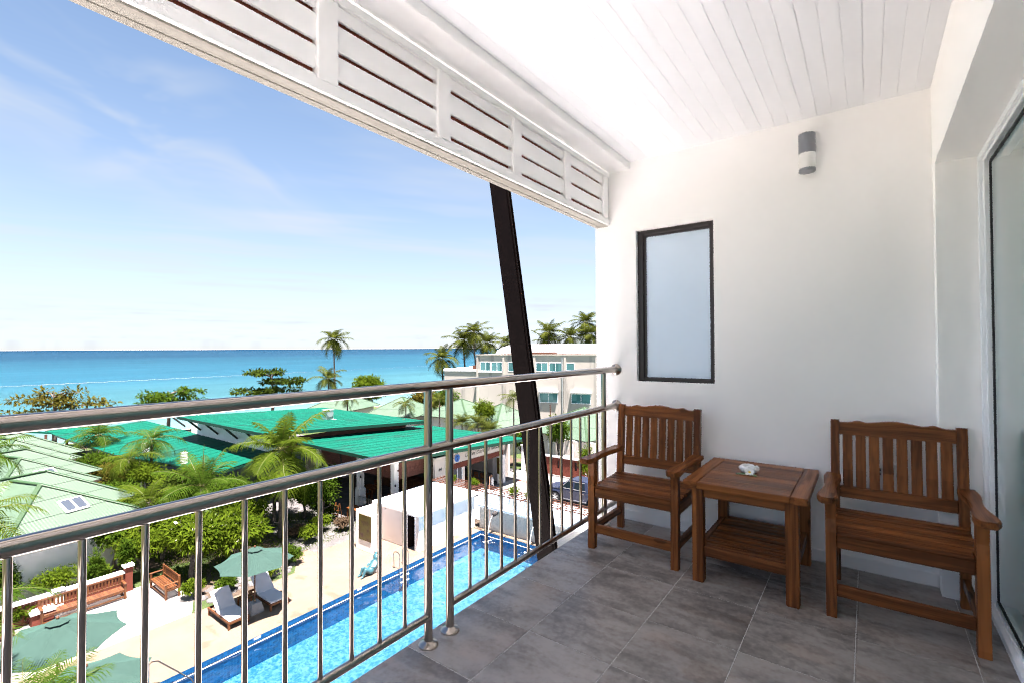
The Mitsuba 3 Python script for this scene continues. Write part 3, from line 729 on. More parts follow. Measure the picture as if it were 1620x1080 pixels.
hut = thing('shower_hut', 'small flat roofed white hut with a dark open door beside the pool', 'hut')
hx0, hx1, hy0, hy1, hz = -22.9, -19.62, 17.85, 22.42, G + 1.98
put('wall', [box(hx0, -20.55, hy0, hy0 + 0.12, G, hz), box(-19.86, hx1 - 0.0, hy0, hy0 + 0.12, G, hz), box(-20.55, -19.86, hy0, hy0 + 0.12, G + 1.84, hz), box(hx0, hx0 + 0.12, hy0 + 0.12, hy1, G, hz), box(hx1 - 0.12, hx1, hy0 + 0.12, hy1, G, hz)], 'pink_render', hut)
put('poolside_wall', box(hx1, hx1 + 0.02, hy0 + 0.02, hy1, G, hz - 0.002), 'pale_blue_render', hut)
put('roof', box(-23.35, hx1 + 0.22, hy0 - 0.20, 22.6, hz, hz + 0.16, 0.012), 'white_render', hut)
put('floor', box(hx0 + 0.12, hx1 - 0.12, hy0, hy1, G, G + 0.02), 'path_grey', hut)
dm = box(0, 0.66, -0.02, 0.02, 0, 1.82); dm = rot(dm, math.radians(72)); dm.apply_translation([-20.53, hy0 + 0.04, G + 0.02])
put('door_frame', [box(-20.56, -20.50, hy0 - 0.015, hy0, G, G + 1.88), box(-19.91, -19.85, hy0 - 0.015, hy0, G, G + 1.88), box(-20.50, -19.91, hy0 - 0.015, hy0, G + 1.83, G + 1.88)], 'upvc', hut)
put('drainpipe', tube([(hx1 + 0.06, 20.4, G), (hx1 + 0.06, 20.4, G + 1.95)], 0.03, 8), 'upvc', hut)
dk = put('door', dm, 'strut_paint', hut, label='dark brown door standing ajar')
hd = lathe([(0, 0), (0.02, 0), (0.02, 0.05), (0, 0.05)], 12); hd.apply_translation([-20.35, hy0 + 0.5, G + 1.0])
put('handle', hd, 'steel', dk)
put('notice', box(-20.86, -20.66, hy0 - 0.012, hy0, G + 1.35, G + 1.62), 'upvc', hut)
put('notice_symbol', [lathe([(0, 0), (0.045, 0), (0.045, 0.004), (0, 0.004)], 20, (-20.76, hy0 - 0.012, G + 1.5), 'y')], 'pale_blue_render', hut)
scr = thing('shower_screen', 'white L shaped screen wall with a framed picture in front of the white hut', 'screen wall')
put('front_panel', box(-22.9, -21.15, 16.22, 16.36, G, G + 2.13, 0.01), 'pink_render', scr)
put('side_panel', box(-22.9, -22.76, 16.36, hy0, G, G + 2.13, 0.01), 'pink_render', scr)


def picture(p, n, uv):
    a = fbm(p.x * 1.5, 0, p.z * 2.4, 4); b = fbm(p.x * 2.2 + 4, 1, p.z * 3.4, 3)
    c = mix((0.045, 0.03, 0.008), (0.09, 0.075, 0.014), a)
    return mix(c, (0.045, 0.018, 0.014), smoothstep(0.45, 0.75, b))


pbr('picture_print', picture, 0.4)
po = put('poster', box(-22.58, -21.55, 16.19, 16.22, G + 0.58, G + 1.95, 0.004), 'picture_print', scr, label='brown and olive picture panel')
sh = put('shower_head', [lathe([(0, 0), (0.05, 0), (0.05, 0.02), (0.015, 0.04), (0, 0.04)], 16, (-22.1, 17.6, G + 1.9)), tube([(-22.1, 17.6, G + 1.93), (-22.1, 17.7, G + 1.98), (-22.1, hy0, G + 1.98)], 0.014, 8)], 'steel', scr)

# trellis over the end wall
trl = thing('wooden_trellis', 'rust brown wooden trellis laid along the top of the pool end wall', 'trellis')
for k in range(5):
    y = 22.05 + 0.29 * k
    put('long_bar', box(-23.1, -9.0, y - 0.02, y + 0.02, G + 2.40, G + 2.44), 'rust_wood', trl)
for k in range(18):
    x = -23.0 + 0.80 * k
    put('cross_bar', box(x - 0.02, x + 0.02, 21.95 + 0.05 * random.random(), 23.3, G + 2.355, G + 2.398), 'rust_wood', trl)

# ================================================================ BUNGALOWS WITH GREEN ROOFS
def roof_green(p, n, uv):
    a = fbm(p.x * 0.7, p.y * 0.7, p.z * 0.7, 4)
    return mix((0.050, 0.086, 0.054), (0.063, 0.104, 0.067), a)


pbr('pale_green_roof', roof_green, 0.55, bump=(lambda p, n, uv: 0.5 + 0.5 * dr.sin(uv.x * 2 * PI / 0.13), 0.007))
pbr('ridge_green', (0.020, 0.052, 0.017), 0.5)
pbr('eave_dark', (0.06, 0.045, 0.03), 0.8)
pbr('teal_roof', lambda p, n, uv: mix(mix((0.0005, 0.052, 0.032), (0.0015, 0.080, 0.051), fbm(p.x * 3.0, p.y * 0.35, 0, 4)), (0.0055, 0.046, 0.032), smoothstep(0.60, 0.75, fbm(p.x * 0.8, p.y * 0.35, 3, 4))), 0.6, bump=(lambda p, n, uv: 0.5 + 0.5 * dr.sin(uv.x * 2 * PI / 0.22), 0.01), specular=0.12)
pbr('teal_fascia', (0.0005, 0.030, 0.018), 0.5)
scene['sky_pane'] = {'type': 'twosided', 'bsdf': {'type': 'principled', 'base_color': rgb((0.045, 0.056, 0.072)), 'roughness': 0.2, 'specular': 0.25}}


def roof_panel(pts, mat, holder, lap=0, courses=1, name='panel', th=0.03, seam=0.0):
    """A roof plane: quad a, b (eave, left to right), c, d (top, right to left), cut into courses that overlap like sheets."""
    a, b, c, d = [np.array(q, float) for q in pts]
    nrm = np.cross(b - a, d - a); nrm = nrm / np.linalg.norm(nrm)
    if nrm[2] < 0:
        nrm = -nrm
    ex = (b - a) / np.linalg.norm(b - a)
    for k in range(courses):
        t0, t1 = k / courses, (k + 1) / courses
        q = [a + (d - a) * t0, b + (c - b) * t0, b + (c - b) * t1, a + (d - a) * t1]
        lift = [0.022, 0.022, 0, 0] if courses > 1 else [0, seam, seam, 0]
        top = [x + nrm * l for x, l in zip(q, lift)]
        bot = [x - nrm * th for x in q]
        v = np.array(top + bot)
        f = np.array([[0, 1, 2, 3], [7, 6, 5, 4], [0, 4, 5, 1], [1, 5, 6, 2], [2, 6, 7, 3], [3, 7, 4, 0]])
        uvs = np.stack([(v - a) @ ex, (v - a) @ np.cross(nrm, ex)], 1)
        # split the vertices so that uv and facets stay clean
        m = tri((v, f)); vv = m.vertices[m.faces].reshape(-1, 3)
        put(name, (vv, np.arange(len(vv)).reshape(-1, 3)), mat, holder, False, uv=np.stack([(vv - a) @ ex, (vv - a) @ np.cross(nrm, ex)], 1))


def ridge(a, b, holder, w=0.20, name='ridge_cap'):
    put(name, beam(np.array(a) + [0, 0, 0.03], np.array(b) + [0, 0, 0.03], w, 0.07, ch=0.02), 'ridge_green', holder)


def bungalow(key, org, ang, ze, zr, run, wl, wb, light=True):
    """T-shaped hipped roof. org = apex of the front wing; ang turns local x to the eave direction; the front wing runs to local -y"""
    ca, sa = math.cos(ang), math.sin(ang)
    def W(x, y, z):
        return np.array([org[0] + x * ca - y * sa, org[1] + x * sa + y * ca, z])
    r = run; o = 0.0
    wall = put('wall', [trimesh.Trimesh(*[np.array(q) for q in ([W(x, y, z) for x in (-r + .6, r - .6) for y in (-r + .6, wl) for z in (G, ze + .1)], [[0, 1, 3], [0, 3, 2], [4, 6, 7], [4, 7, 5], [0, 4, 5], [0, 5, 1], [2, 3, 7], [2, 7, 6], [0, 2, 6], [0, 6, 4], [1, 5, 7], [1, 7, 3]])], process=False)], 'white_render', key)
    put('soffit', [trimesh.Trimesh(np.array([W(-r + .05, -r + .05, ze - .06), W(r - .05, -r + .05, ze - .06), W(r - .05, wl, ze - .06), W(-r + .05, wl, ze - .06)]), np.array([[0, 1, 2], [0, 2, 3]]), process=False)], 'eave_dark', key)
    put('fascia', [beam(W(-r, -r, ze - .05), W(r, -r, ze - .05), .03, .12), beam(W(r, -r, ze - .05), W(r, wl, ze - .05), .03, .12), beam(W(-r, -r, ze - .05), W(-r, wl, ze - .05), .03, .12)], 'eave_dark', key)
    rf = put('roof', beam(W(0, 0, zr - .12), W(0, wl, zr - .12), .1, .1), 'eave_dark', key)
    roof_panel([W(-r, -r, ze), W(r, -r, ze), W(0.01, 0, zr), W(-0.01, 0, zr)], 'pale_green_roof', rf, courses=3)
    roof_panel([W(-r, wl, ze), W(-r, -r, ze), W(0, 0, zr), W(0, wl, zr)], 'pale_green_roof', rf, courses=3)
    roof_panel([W(r, -r, ze), W(r, wl, ze), W(0, wl, zr), W(0, 0, zr)], 'pale_green_roof', rf, courses=3)
    ridge(W(0, 0, zr), W(0, wl, zr), rf); ridge(W(0, 0, zr), W(r, -r, ze), rf); ridge(W(0, 0, zr), W(-r, -r, ze), rf)
    # cross wing
    if wb:
        y0 = wl; zq = zr + 0.12
        xr, xl = wb
        put('wall', [trimesh.Trimesh(*[np.array(q) for q in ([W(x, y, z) for x in (-xl - r + .6, xr + r - .6) for y in (y0 - r + .6, y0 + r - .6) for z in (G, ze + .1)], [[0, 1, 3], [0, 3, 2], [4, 6, 7], [4, 7, 5], [0, 4, 5], [0, 5, 1], [2, 3, 7], [2, 7, 6], [0, 2, 6], [0, 6, 4], [1, 5, 7], [1, 7, 3]])], process=False)], 'white_render', key)
        roof_panel([W(-xl - r, y0 - r, ze + .05), W(xr + r, y0 - r, ze + .05), W(xr, y0, zq), W(-xl, y0, zq)], 'pale_green_roof', rf, courses=3)
        roof_panel([W(xr + r, y0 + r, ze + .05), W(-xl - r, y0 + r, ze + .05), W(-xl, y0, zq), W(xr, y0, zq)], 'pale_green_roof', rf, courses=3)
        roof_panel([W(xr + r, y0 - r, ze + .05), W(xr + r, y0 + r, ze + .05), W(xr, y0 + .01, zq), W(xr, y0 - .01, zq)], 'pale_green_roof', rf, courses=3)
        roof_panel([W(-xl - r, y0 + r, ze + .05), W(-xl - r, y0 - r, ze + .05), W(-xl, y0 - .01, zq), W(-xl, y0 + .01, zq)], 'pale_green_roof', rf, courses=3)
        ridge(W(-xl, y0, zq), W(xr, y0, zq), rf); ridge(W(xr, y0, zq), W(xr + r, y0 - r, ze + .05), rf); ridge(W(xr, y0, zq), W(xr + r, y0 + r, ze + .05), rf)
    if light:
        # skylight lying on the front hip
        def S(x, t, up):
            return W(x, -r + r * t, ze + (zr - ze) * t + up)
        for x0, x1 in ((0.02, 0.44), (0.52, 0.94)):
            pass
        ks = put('skylight', [beam(S(.0, .30, .08), S(.94, .30, .08), .08, .08), beam(S(.0, .54, .08), S(.94, .54, .08), .05, .08), beam(S(.02, .30, .08), S(.02, .54, .08), .08, .08), beam(S(.47, .30, .08), S(.47, .54, .08), .08, .08), beam(S(.92, .30, .08), S(.92, .54, .08), .05, .08)], 'upvc', rf)
        for x0, x1 in ((.05, .43), (.51, .89)):
            put('pane', trimesh.Trimesh(np.array([S(x0, .32, .09), S(x1, .32, .09), S(x1, .53, .09), S(x0, .53, .09)]), np.array([[0, 1, 2], [0, 2, 3]]), process=False), 'sky_pane', ks)


def pyramid(key, c, ang, half, ze, zr):
    ca, sa = math.cos(ang), math.sin(ang)
    W = lambda x, y, z: np.array([c[0] + x * ca - y * sa, c[1] + x * sa + y * ca, z])
    h = half
    put('wall', [trimesh.Trimesh(*[np.array(q) for q in ([W(x, y, z) for x in (-h + .7, h - .7) for y in (-h + .7, h - .7) for z in (G, ze + .1)], [[0, 1, 3], [0, 3, 2], [4, 6, 7], [4, 7, 5], [0, 4, 5], [0, 5, 1], [2, 3, 7], [2, 7, 6], [0, 2, 6], [0, 6, 4], [1, 5, 7], [1, 7, 3]])], process=False)], 'white_render', key)
    rf = put('roof', trimesh.Trimesh(np.array([W(-h + .05, -h + .05, ze - .06), W(h - .05, -h + .05, ze - .06), W(h - .05, h - .05, ze - .06), W(-h + .05, h - .05, ze - .06)]), np.array([[0, 1, 2], [0, 2, 3]]), process=False), 'eave_dark', key)
    cs = [(-h, -h), (h, -h), (h, h), (-h, h)]
    for k in range(4):
        a, b = cs[k], cs[(k + 1) % 4]
        m = np.array(b) - np.array(a); m = m / np.linalg.norm(m) * 0.01
        roof_panel([W(*a, ze), W(*b, ze), W(m[0], m[1], zr), W(-m[0], -m[1], zr)], 'pale_green_roof', rf, courses=3)
        ridge(W(0, 0, zr), W(*a, ze), rf, 0.18)


A19 = math.radians(90 + 19)         # local x along the visible eaves
for k, (dx, dy, lb) in enumerate(((0, 0, 'pale green roofed bungalow nearest the pool, with a skylight in its hip'), (-8.9, 0.5, 'second pale green roofed bungalow from the pool, behind the skylight one'), (-17.9, 1.4, 'third pale green roofed bungalow, nearest the beach'))):
    b = thing('bungalow', lb, 'bungalow', 'bungalows with pale green roofs')
    bungalow(b, (-32.12 + dx, 5.02 + dy), A19, -6.9, -5.18, 2.72, 2.35, (1.5, 3.5), k < 2)
for c, ang, half, ze, zr, lb in (((-32.2, 41.4), -15, 3.6, -6.9, -4.75, 'pale green pyramid roofed bungalow left of the leaning strut'), ((-23.3, 43.7), -15, 4.4, -7.1, -4.75, 'pale green pyramid roofed bungalow right of the strut beside the wall end'), ((-48.6, 41.5), 20, 3.6, -7.0, -4.9, 'far pale green pyramid roofed bungalow above the teal roof vent'), ((-60.5, 41.0), 20, 3.6, -7.0, -5.0, 'farthest pale green roofed bungalow, left of the one above the vent'), ((-41.0, 44.5), 5, 3.6, -6.9, -5.0, 'pale green roofed bungalow behind the paired rail posts')):
    b = thing('bungalow', lb, 'bungalow', 'bungalows with pale green roofs')
    pyramid(b, c, math.radians(ang), half, ze, zr)

# ================================================================ RESTAURANT PAVILION
pbr('brown_slats', lambda p, n, uv: mix((0.08, 0.024, 0.016), (0.13, 0.045, 0.03), fbm(p.x * 2, p.y * 2, p.z * 30, 3)), 0.7)
pbr('cream_render', lambda p, n, uv: mix((0.56, 0.51, 0.455), (0.65, 0.60, 0.545), fbm(p.x, p.y, p.z, 4)), 0.8)
pbr('brick_red', lambda p, n, uv: mix((0.105, 0.022, 0.012), (0.15, 0.037, 0.021), fbm(p.x * 3, p.y * 3, p.z * 9, 3)), 0.85)
pv_ = thing('restaurant_pavilion', 'open sided restaurant pavilion with stepped teal metal roofs', 'pavilion')
rf1 = put('upper_roof', [beam((-33.28, 16.25, -4.58), (-48.2, 16.05, -4.58), 0.05, 0.22), beam((-33.28, 16.25, -4.58), (-32.4, 30.4, -5.38), 0.05, 0.22), beam((-32.4, 30.4, -5.38), (-49.4, 30.6, -5.38), 0.05, 0.2)], 'teal_fascia', pv_)
def strips(p00, p10, p11, p01, n, holder):
    """roof plane p00-p10 (one end), p01-p11 (other end), cut into n sheets along the first direction"""
    p00, p10, p11, p01 = [np.array(q, float) for q in (p00, p10, p11, p01)]
    for k in range(n):
        a, b = k / n, (k + 1) / n
        roof_panel([p00 + (p10 - p00) * a, p00 + (p10 - p00) * b, p01 + (p11 - p01) * b, p01 + (p11 - p01) * a], 'teal_roof', holder, th=0.05, seam=0.016)
strips((-48.2, 16.05, -4.47), (-33.28, 16.25, -4.47), (-32.4, 30.4, -5.27), (-49.4, 30.6, -5.27), 17, rf1)
rf2 = put('front_roof', [beam((-22.9, 18.5, -5.45), (-33.0, 18.5, -5.45), 0.05, 0.2), beam((-22.9, 18.5, -5.45), (-22.6, 32.4, -6.22), 0.05, 0.2), beam((-22.6, 32.4, -6.22), (-34.7, 32.4, -6.22), 0.05, 0.2)], 'teal_fascia', pv_)
strips((-34.4, 18.5, -5.35), (-22.9, 18.5, -5.35), (-22.6, 32.4, -6.12), (-34.7, 32.4, -6.12), 13, rf2)
rf3 = put('beach_side_roof', [beam((-34.9, 14.0, -6.98), (-48, 11.6, -6.98), 0.05, 0.14), beam((-48, 11.6, -6.98), (-63, 10.9, -6.98), 0.05, 0.14), beam((-34.9, 14.0, -6.98), (-34.9, 18.7, -6.45), 0.05, 0.14)], 'teal_fascia', pv_)
strips((-48, 11.6, -6.9), (-34.9, 14.0, -6.9), (-34.9, 17.9, -6.3), (-48, 17.9, -6.3), 13, rf3)
strips((-63, 10.9, -6.9), (-48, 11.6, -6.9), (-48, 17.9, -6.3), (-63, 17.9, -6.3), 13, rf3)
put('clerestory_wall', [box(-50.0, -34.45, 17.8, 17.95, -6.9, -4.6), ], 'white_render', pv_)
put('gap_shade_wall', box(-34.3, -34.15, 18.0, 29.5, -6.3, -5.2), 'brown_slats', pv_)  # dark brown colour stands in for the shade in the gap under the roof
for k in range(5):
    x = -37.2 - 3.55 * k
    put('roof_bracket', beam((x, 17.78, -5.85), (x + 1.0, 16.4, -4.72), 0.10, 0.12), 'black_paint', pv_)
for x, y in ((-25.2, 20.85), (-28.9, 20.85), (-34.0, 20.85), (-39.5, 20.85), (-39.5, 13.6), (-46, 13.2)):
    cl = put('column', box(x - 0.19, x + 0.19, y - 0.19, y + 0.19, G, -6.05, 0.015), 'white_render', pv_)
    put('pedestal', box(x - 0.27, x + 0.27, y - 0.27, y + 0.27, G, G + 1.15, 0.02), 'white_render', cl)
    put('capital', box(x - 0.24, x + 0.24, y - 0.24, y + 0.24, G + 1.15, G + 1.24, 0.02), 'white_render', cl)
    for s in (-1, 1):
        put('lantern', [lathe([(0, 0), (0.05, 0.02), (0.06, 0.10), (0.03, 0.16), (0, 0.17)], 10, (x + 0.25 * s, y - 0.16, G + 1.95))], 'rubber', cl)
for k in range(8):      # hanging slatted valance under the eaves
    z = -6.12 - 0.155 * k
    put('valance_slat', box(-33.8, -25.4, 20.86, 20.90, z - 0.14, z), 'brown_slats', pv_)
    put('valance_slat', box(-25.0, -24.96, 21.04, 23.4, z - 0.14, z), 'brown_slats', pv_)
put('valance_strut', [beam((-27.1, 20.83, -6.0), (-26.8, 20.83, -7.3), 0.08, 0.05, (0, 1, 0)), beam((-31.4, 20.83, -6.0), (-31.1, 20.83, -7.3), 0.08, 0.05, (0, 1, 0))], 'black_paint', pv_)
put('floor_slab', box(-64, -24.15, 14.5, 33.5, G - 0.3, G + 0.004), 'path_grey', pv_)
put('back_wall', [box(-36.3, -36.1, 21, 33, G, -6.7), box(-36.3, -24.9, 32.9, 33.1, G, -6.9)], 'cream_render', pv_)
put('ceiling', box(-36.0, -24.9, 20.9, 33.5, -6.78, -6.72), 'brown_slats', pv_)
# entrance front
X_F = -24.05
put('front_wall', [box(X_F - 0.2, X_F, 23.4, 25.15, G, -6.3), box(X_F - 0.2, X_F, 25.15, 26.2, G, -8.40), box(X_F - 0.2, X_F, 26.2, 26.45, G, -7.42)], 'cream_render', pv_)
sb = put('sign_board', box(X_F - 0.2, X_F, 25.15, 31.3, -7.0, -6.25), 'cream_render', pv_)
for k in range(4):
    put('signband_slat', box(X_F - 0.14, X_F + 0.03, 25.15, 31.05, -7.10 - 0.1 * k + 0.006, -7.0 - 0.1 * k - 0.004), 'brick_red', pv_)
put('porch_column', [box(-24.35, X_F + 0.02, 30.65, 31.35, G, -7.42), box(-25.2, -24.35, 31.15, 31.35, G, -7.0)], 'white_render', pv_)
put('porch_panel', box(-24.33, -24.05 + 0.025, 30.62, 30.65, G + 0.8, -7.6), 'picture_print', pv_)
wn = put('front_window', [box(X_F - 0.1, X_F - 0.02, 25.15, 25.2, -8.4, -7.42), box(X_F - 0.1, X_F - 0.02, 25.66, 25.70, -8.4, -7.42), box(X_F - 0.1, X_F - 0.02, 26.15, 26.2, -8.4, -7.42), box(X_F - 0.1, X_F - 0.02, 25.2, 26.15, -8.4, -8.35)], 'upvc', pv_)
put('pane', box(X_F - 0.07, X_F - 0.06, 25.2, 26.15, -8.35, -7.42), 'sky_pane', wn)
tx = meshkit.text_mesh('Lamai Coconut Resort', 0.26, 0.012)
v = tx.vertices.copy()
v[:, 0] += 0.28 * v[:, 1]
sc_ = 4.3 / (v[:, 0].max() - v[:, 0].min()); v[:, 0] *= sc_
tx.vertices = np.stack([X_F + v[:, 2] + 0.001, 26.45 + v[:, 0], -6.73 + v[:, 1] - 0.045 * (v[:, 0])* 0.0], 1)
if np.dot(tx.face_normals[np.argmax(np.abs(tx.face_normals[:, 0]))], [1, 0, 0]) < 0:
    pass
put('sign_lettering', tx, 'rubber', sb)
pbr('emblem_blue', (0.02, 0.14, 0.50), 0.5)
em = put('emblem', lathe([(0, 0), (0.27, 0), (0.27, 0.02), (0, 0.02)], 32, (X_F, 25.62, -6.66), 'x'), 'emblem_blue', sb)
put('emblem_motif', [rot(box(X_F + 0.02, X_F + 0.028, 25.60, 25.64, -6.84, -6.58), 0.2, (1, 0, 0), (X_F, 25.62, -6.7)), box(X_F + 0.02, X_F + 0.028, 25.50, 25.72, -6.88, -6.85)] + [rot(box(X_F + 0.02, X_F + 0.028, 25.62, 25.74, -6.60, -6.57), a, (1, 0, 0), (X_F, 25.62, -6.585)) for a in (0.5, 1.6, 2.6, 3.6)], 'rubber', em)
put('emblem_lettering', [rot(box(X_F, X_F + 0.01, 25.60, 25.645, -6.34, -6.28), a, (1, 0, 0), (X_F, 25.62, -6.66)) for a in np.linspace(-0.2, 1.5, 9)], 'rubber', sb)
for k, (y, z) in enumerate(((23.9, -7.15), (24.7, -7.75))):
    ok = thing('wall_ornament', ('black lizard shaped ornament on the cream restaurant wall, the upper one', 'black lizard shaped ornament on the cream restaurant wall, the lower one')[k], 'ornament', 'lizards on the restaurant wall')
    parts = [tube([(X_F + .01, y - .16, z - .02), (X_F + .01, y - .05, z + .02), (X_F + .01, y + .08, z - .01), (X_F + .01, y + .2, z + .07)], [.03, .045, .04, .01], 6)]
    for s, d in ((-.08, .1), (-.08, -.1), (.07, .1), (.07, -.1)):
        parts.append(tube([(X_F + .01, y + s, z), (X_F + .01, y + s + .03, z + d), (X_F + .01, y + s + .07, z + d * 1.05)], .012, 5))
    scene[ok] = mikit.ply(tri(parts), 'rubber')
# roof turbine vent
vn = thing('roof_vent', 'silver box shaped ventilator standing on the upper teal roof', 'vent')
vc = np.array([-38.6, 24.45, -5.0])
put('curb', box(vc[0] - .6, vc[0] + .6, vc[1] - .5, vc[1] + .5, vc[2] - .1, vc[2] + .06), 'white_render', vn)
pbr('galvanised', (0.55, 0.57, 0.58), 0.35, metallic=0.7)
put('hood', [box(vc[0] - .34, vc[0] + .34, vc[1] - .32, vc[1] + .32, vc[2] + .06, vc[2] + .42), lathe([(0, -.38), (.32, -.38), (.32, .38), (0, .38)], 20, (vc[0], vc[1], vc[2] + .62), 'x'), box(vc[0] - .42, vc[0] + .42, vc[1] - .38, vc[1] + .38, vc[2] + .88, vc[2] + .92)], 'galvanised', vn)
put('louvre', [box(vc[0] + .35, vc[0] + .37, vc[1] - .28, vc[1] + .28, vc[2] + .12 + .1 * k, vc[2] + .17 + .1 * k) for k in range(3)], 'teal_fascia', vn)

# furniture glimpsed inside
bc = thing('bar_counter', 'long brown timber bar counter inside the restaurant', 'counter')
put('front_board', [box(-31.6, -26.2, 24.9 , 25.0, G, G + 1.08)], 'rust_wood', bc)
put('counter_top', box(-31.7, -26.1, 24.75, 25.4, G + 1.08, G + 1.15, 0.01), 'rust_wood', bc)
for k in range(6):
    put('front_panel', box(-31.5 + .88 * k, -30.75 + .88 * k, 24.87, 24.9, G + .15, G + .95, 0.008), 'teak_z', bc)


def dining_table(x, y, lb, L=1.5, W=0.9, g=None):
    t = thing('dining_table', lb, 'table', g)
    put('tabletop', box(x - L / 2, x + L / 2, y - W / 2, y + W / 2, G + .72, G + .76, .01), 'dark_wood_x', t)
    for sx in (-1, 1):
        for sy in (-1, 1):
            put('leg', box(x + sx * (L / 2 - .06) - .035, x + sx * (L / 2 - .06) + .035, y + sy * (W / 2 - .06) - .035, y + sy * (W / 2 - .06) + .035, G, G + .72), 'dark_wood_z', t)


def dining_chair(x, y, a, lb, g):
    t = thing('dining_chair', lb, 'chair', g)
    M = T().translate([x, y, G]).rotate([0, 0, 1], a)
    put('seat', box(-.22, .22, -.22, .22, .42, .46, .01), 'dark_wood_x', t, xf=M)
    for sx in (-1, 1):
        put('front_leg', box(sx * .19 - .022, sx * .19 + .022, .165, .21, 0, .42), 'dark_wood_z', t, xf=M)
        put('back_post', box(sx * .19 - .022, sx * .19 + .022, -.21, -.165, 0, 1.0), 'dark_wood_z', t, xf=M)
    for z in (.6, .75, .9):
        put('back_slat', box(-.17, .17, -.2, -.175, z, z + .09), 'dark_wood_x', t, xf=M)


dining_table(-26.2, 22.4, 'dark dining table just inside the open corner of the restaurant', g='dark tables inside the restaurant')
dining_table(-29.8, 22.4, 'dark dining table behind the middle restaurant column', g='dark tables inside the restaurant')
dining_table(-25.6, 28.3, 'long dark table in the entrance porch of the restaurant', 2.0, 0.9, 'dark tables inside the restaurant')
CL = ['at the near side of the left table', 'at the far side of the left table', 'at the near side of the middle table', 'at the far side of the middle table', 'across the porch table, nearest the driveway', 'across the porch table, middle one', 'across the porch table, farthest from the driveway', 'on the near side of the porch table, right one', 'on the near side of the porch table, left one']
for i_, (x, y, a) in enumerate(((-26.6, 21.75, 0), (-25.8, 23.05, 180), (-29.4, 21.75, 0), (-30.2, 23.05, 180), (-24.9, 29.3, 180), (-25.6, 29.3, 180), (-26.3, 29.3, 180), (-25.2, 27.4, 0), (-26, 27.4, 0))):
    dining_chair(x, y, a, 'dark slat back dining chair ' + CL[i_], 'dark chairs inside the restaurant')
# ================================================================ VEGETATION
def leafmat(name, dark, light, trans=0.7, sc=1.4, rough=0.45):
    scene[name] = {'type': 'principledthin', 'base_color': proc(lambda p, n, uv: mix(dark, light, 0.55 * fbm(p.x * sc, p.y * sc, p.z * sc, 3) + 0.45 * cell_rand(p.x * 9, p.y * 9, p.z * 9))), 'roughness': rough, 'diff_trans': trans}
    return name


leafmat('palm_leaf', (0.014, 0.043, 0.005), (0.072, 0.120, 0.013), 0.8)
leafmat('palm_leaf_young', (0.022, 0.052, 0.005), (0.105, 0.145, 0.014), 0.9)
leafmat('palm_far', (0.018, 0.034, 0.006), (0.088, 0.10, 0.016), 0.7)
leafmat('leaf_green', (0.013, 0.040, 0.0045), (0.080, 0.130, 0.012), 0.7)
leafmat('leaf_lime', (0.026, 0.066, 0.005), (0.140, 0.190, 0.015), 0.9)
leafmat('leaf_deep', (0.013, 0.032, 0.005), (0.062, 0.088, 0.012), 0.6)
leafmat('leaf_rust', (0.034, 0.048, 0.008), (0.135, 0.105, 0.018), 0.7, 0.5)
leafmat('leaf_dry', (0.06, 0.042, 0.026), (0.15, 0.105, 0.066), 0.4)
leafmat('blossom', (0.70, 0.68, 0.55), (0.80, 0.79, 0.72), 0.4)
pbr('bark', lambda p, n, uv: mix((0.06, 0.048, 0.038), (0.14, 0.12, 0.10), fbm(p.x * 5, p.y * 5, p.z * 14, 4)), 0.9)
pbr('rachis', (0.075, 0.08, 0.016), 0.5)
pbr('coconut', (0.16, 0.17, 0.05), 0.5)


def frond(L, el0, droop, rg, n=26, wl=0.34, wid=0.035, seg=11):
    """one feather leaf from the origin towards +x: (leaflet mesh, midrib mesh)"""
    s = np.linspace(0, 1, seg)
    el = el0 - droop * s ** 1.25
    dx, dz = np.cos(el), np.sin(el)
    P = np.stack([np.concatenate([[0], np.cumsum((dx[1:] + dx[:-1]) / 2)]) / (seg - 1) * L, np.zeros(seg), np.concatenate([[0], np.cumsum((dz[1:] + dz[:-1]) / 2)]) / (seg - 1) * L], 1)
    sway = rg.normal() * 0.10 * L
    P[:, 1] += sway * s ** 2
    rib = tube(P, np.linspace(0.026, 0.005, seg) * L / 2.5, 4, False)
    V, F = [], []
    ss = np.linspace(0.13, 0.995, n)
    for side in (-1, 1):
        for u in ss:
            p = np.array([np.interp(u, s, P[:, k]) for k in range(3)])
            e = np.interp(u, s, el)
            t = np.array([math.cos(e), 0, math.sin(e)]); up = np.array([-math.sin(e), 0, math.cos(e)])
            l = wl * L * (0.42 + 0.9 * math.sin(PI * min(1, u * 0.86 + 0.12)) ** 0.8) * rg.uniform(0.82, 1.1) * (0.9 if u < 0.9 else 0.7)
            fwd = 0.45 + 0.9 * u ** 3
            d = np.array([0, side * 1.0, 0]) + t * fwd + up * (0.25 - 0.2 * rg.random())
            d /= np.linalg.norm(d)
            sag = rg.uniform(0.25, 0.75) * l
            w = 1.4 * wid * L / 2.5 * (1.15 - 0.5 * u)
            m = p + d * l * 0.5 + np.array([0, 0, -0.18 * sag]); q = p + d * l * 0.92 + np.array([0, 0, -0.85 * sag])
            b = len(V)
            tw = t * w * 0.5
            V += [p - tw, p + tw, m + tw, m - tw, q]
            F += [[b, b + 1, b + 2], [b, b + 2, b + 3], [b + 3, b + 2, b + 4]]
    return (np.array(V), np.array(F)), rib


def turn(m, az):
    c, s = math.cos(az), math.sin(az)
    v, f = m if isinstance(m, tuple) else (m.vertices, m.faces)
    v = np.asarray(v)
    return np.stack([v[:, 0] * c - v[:, 1] * s, v[:, 0] * s + v[:, 1] * c, v[:, 2]], 1), np.asarray(f)


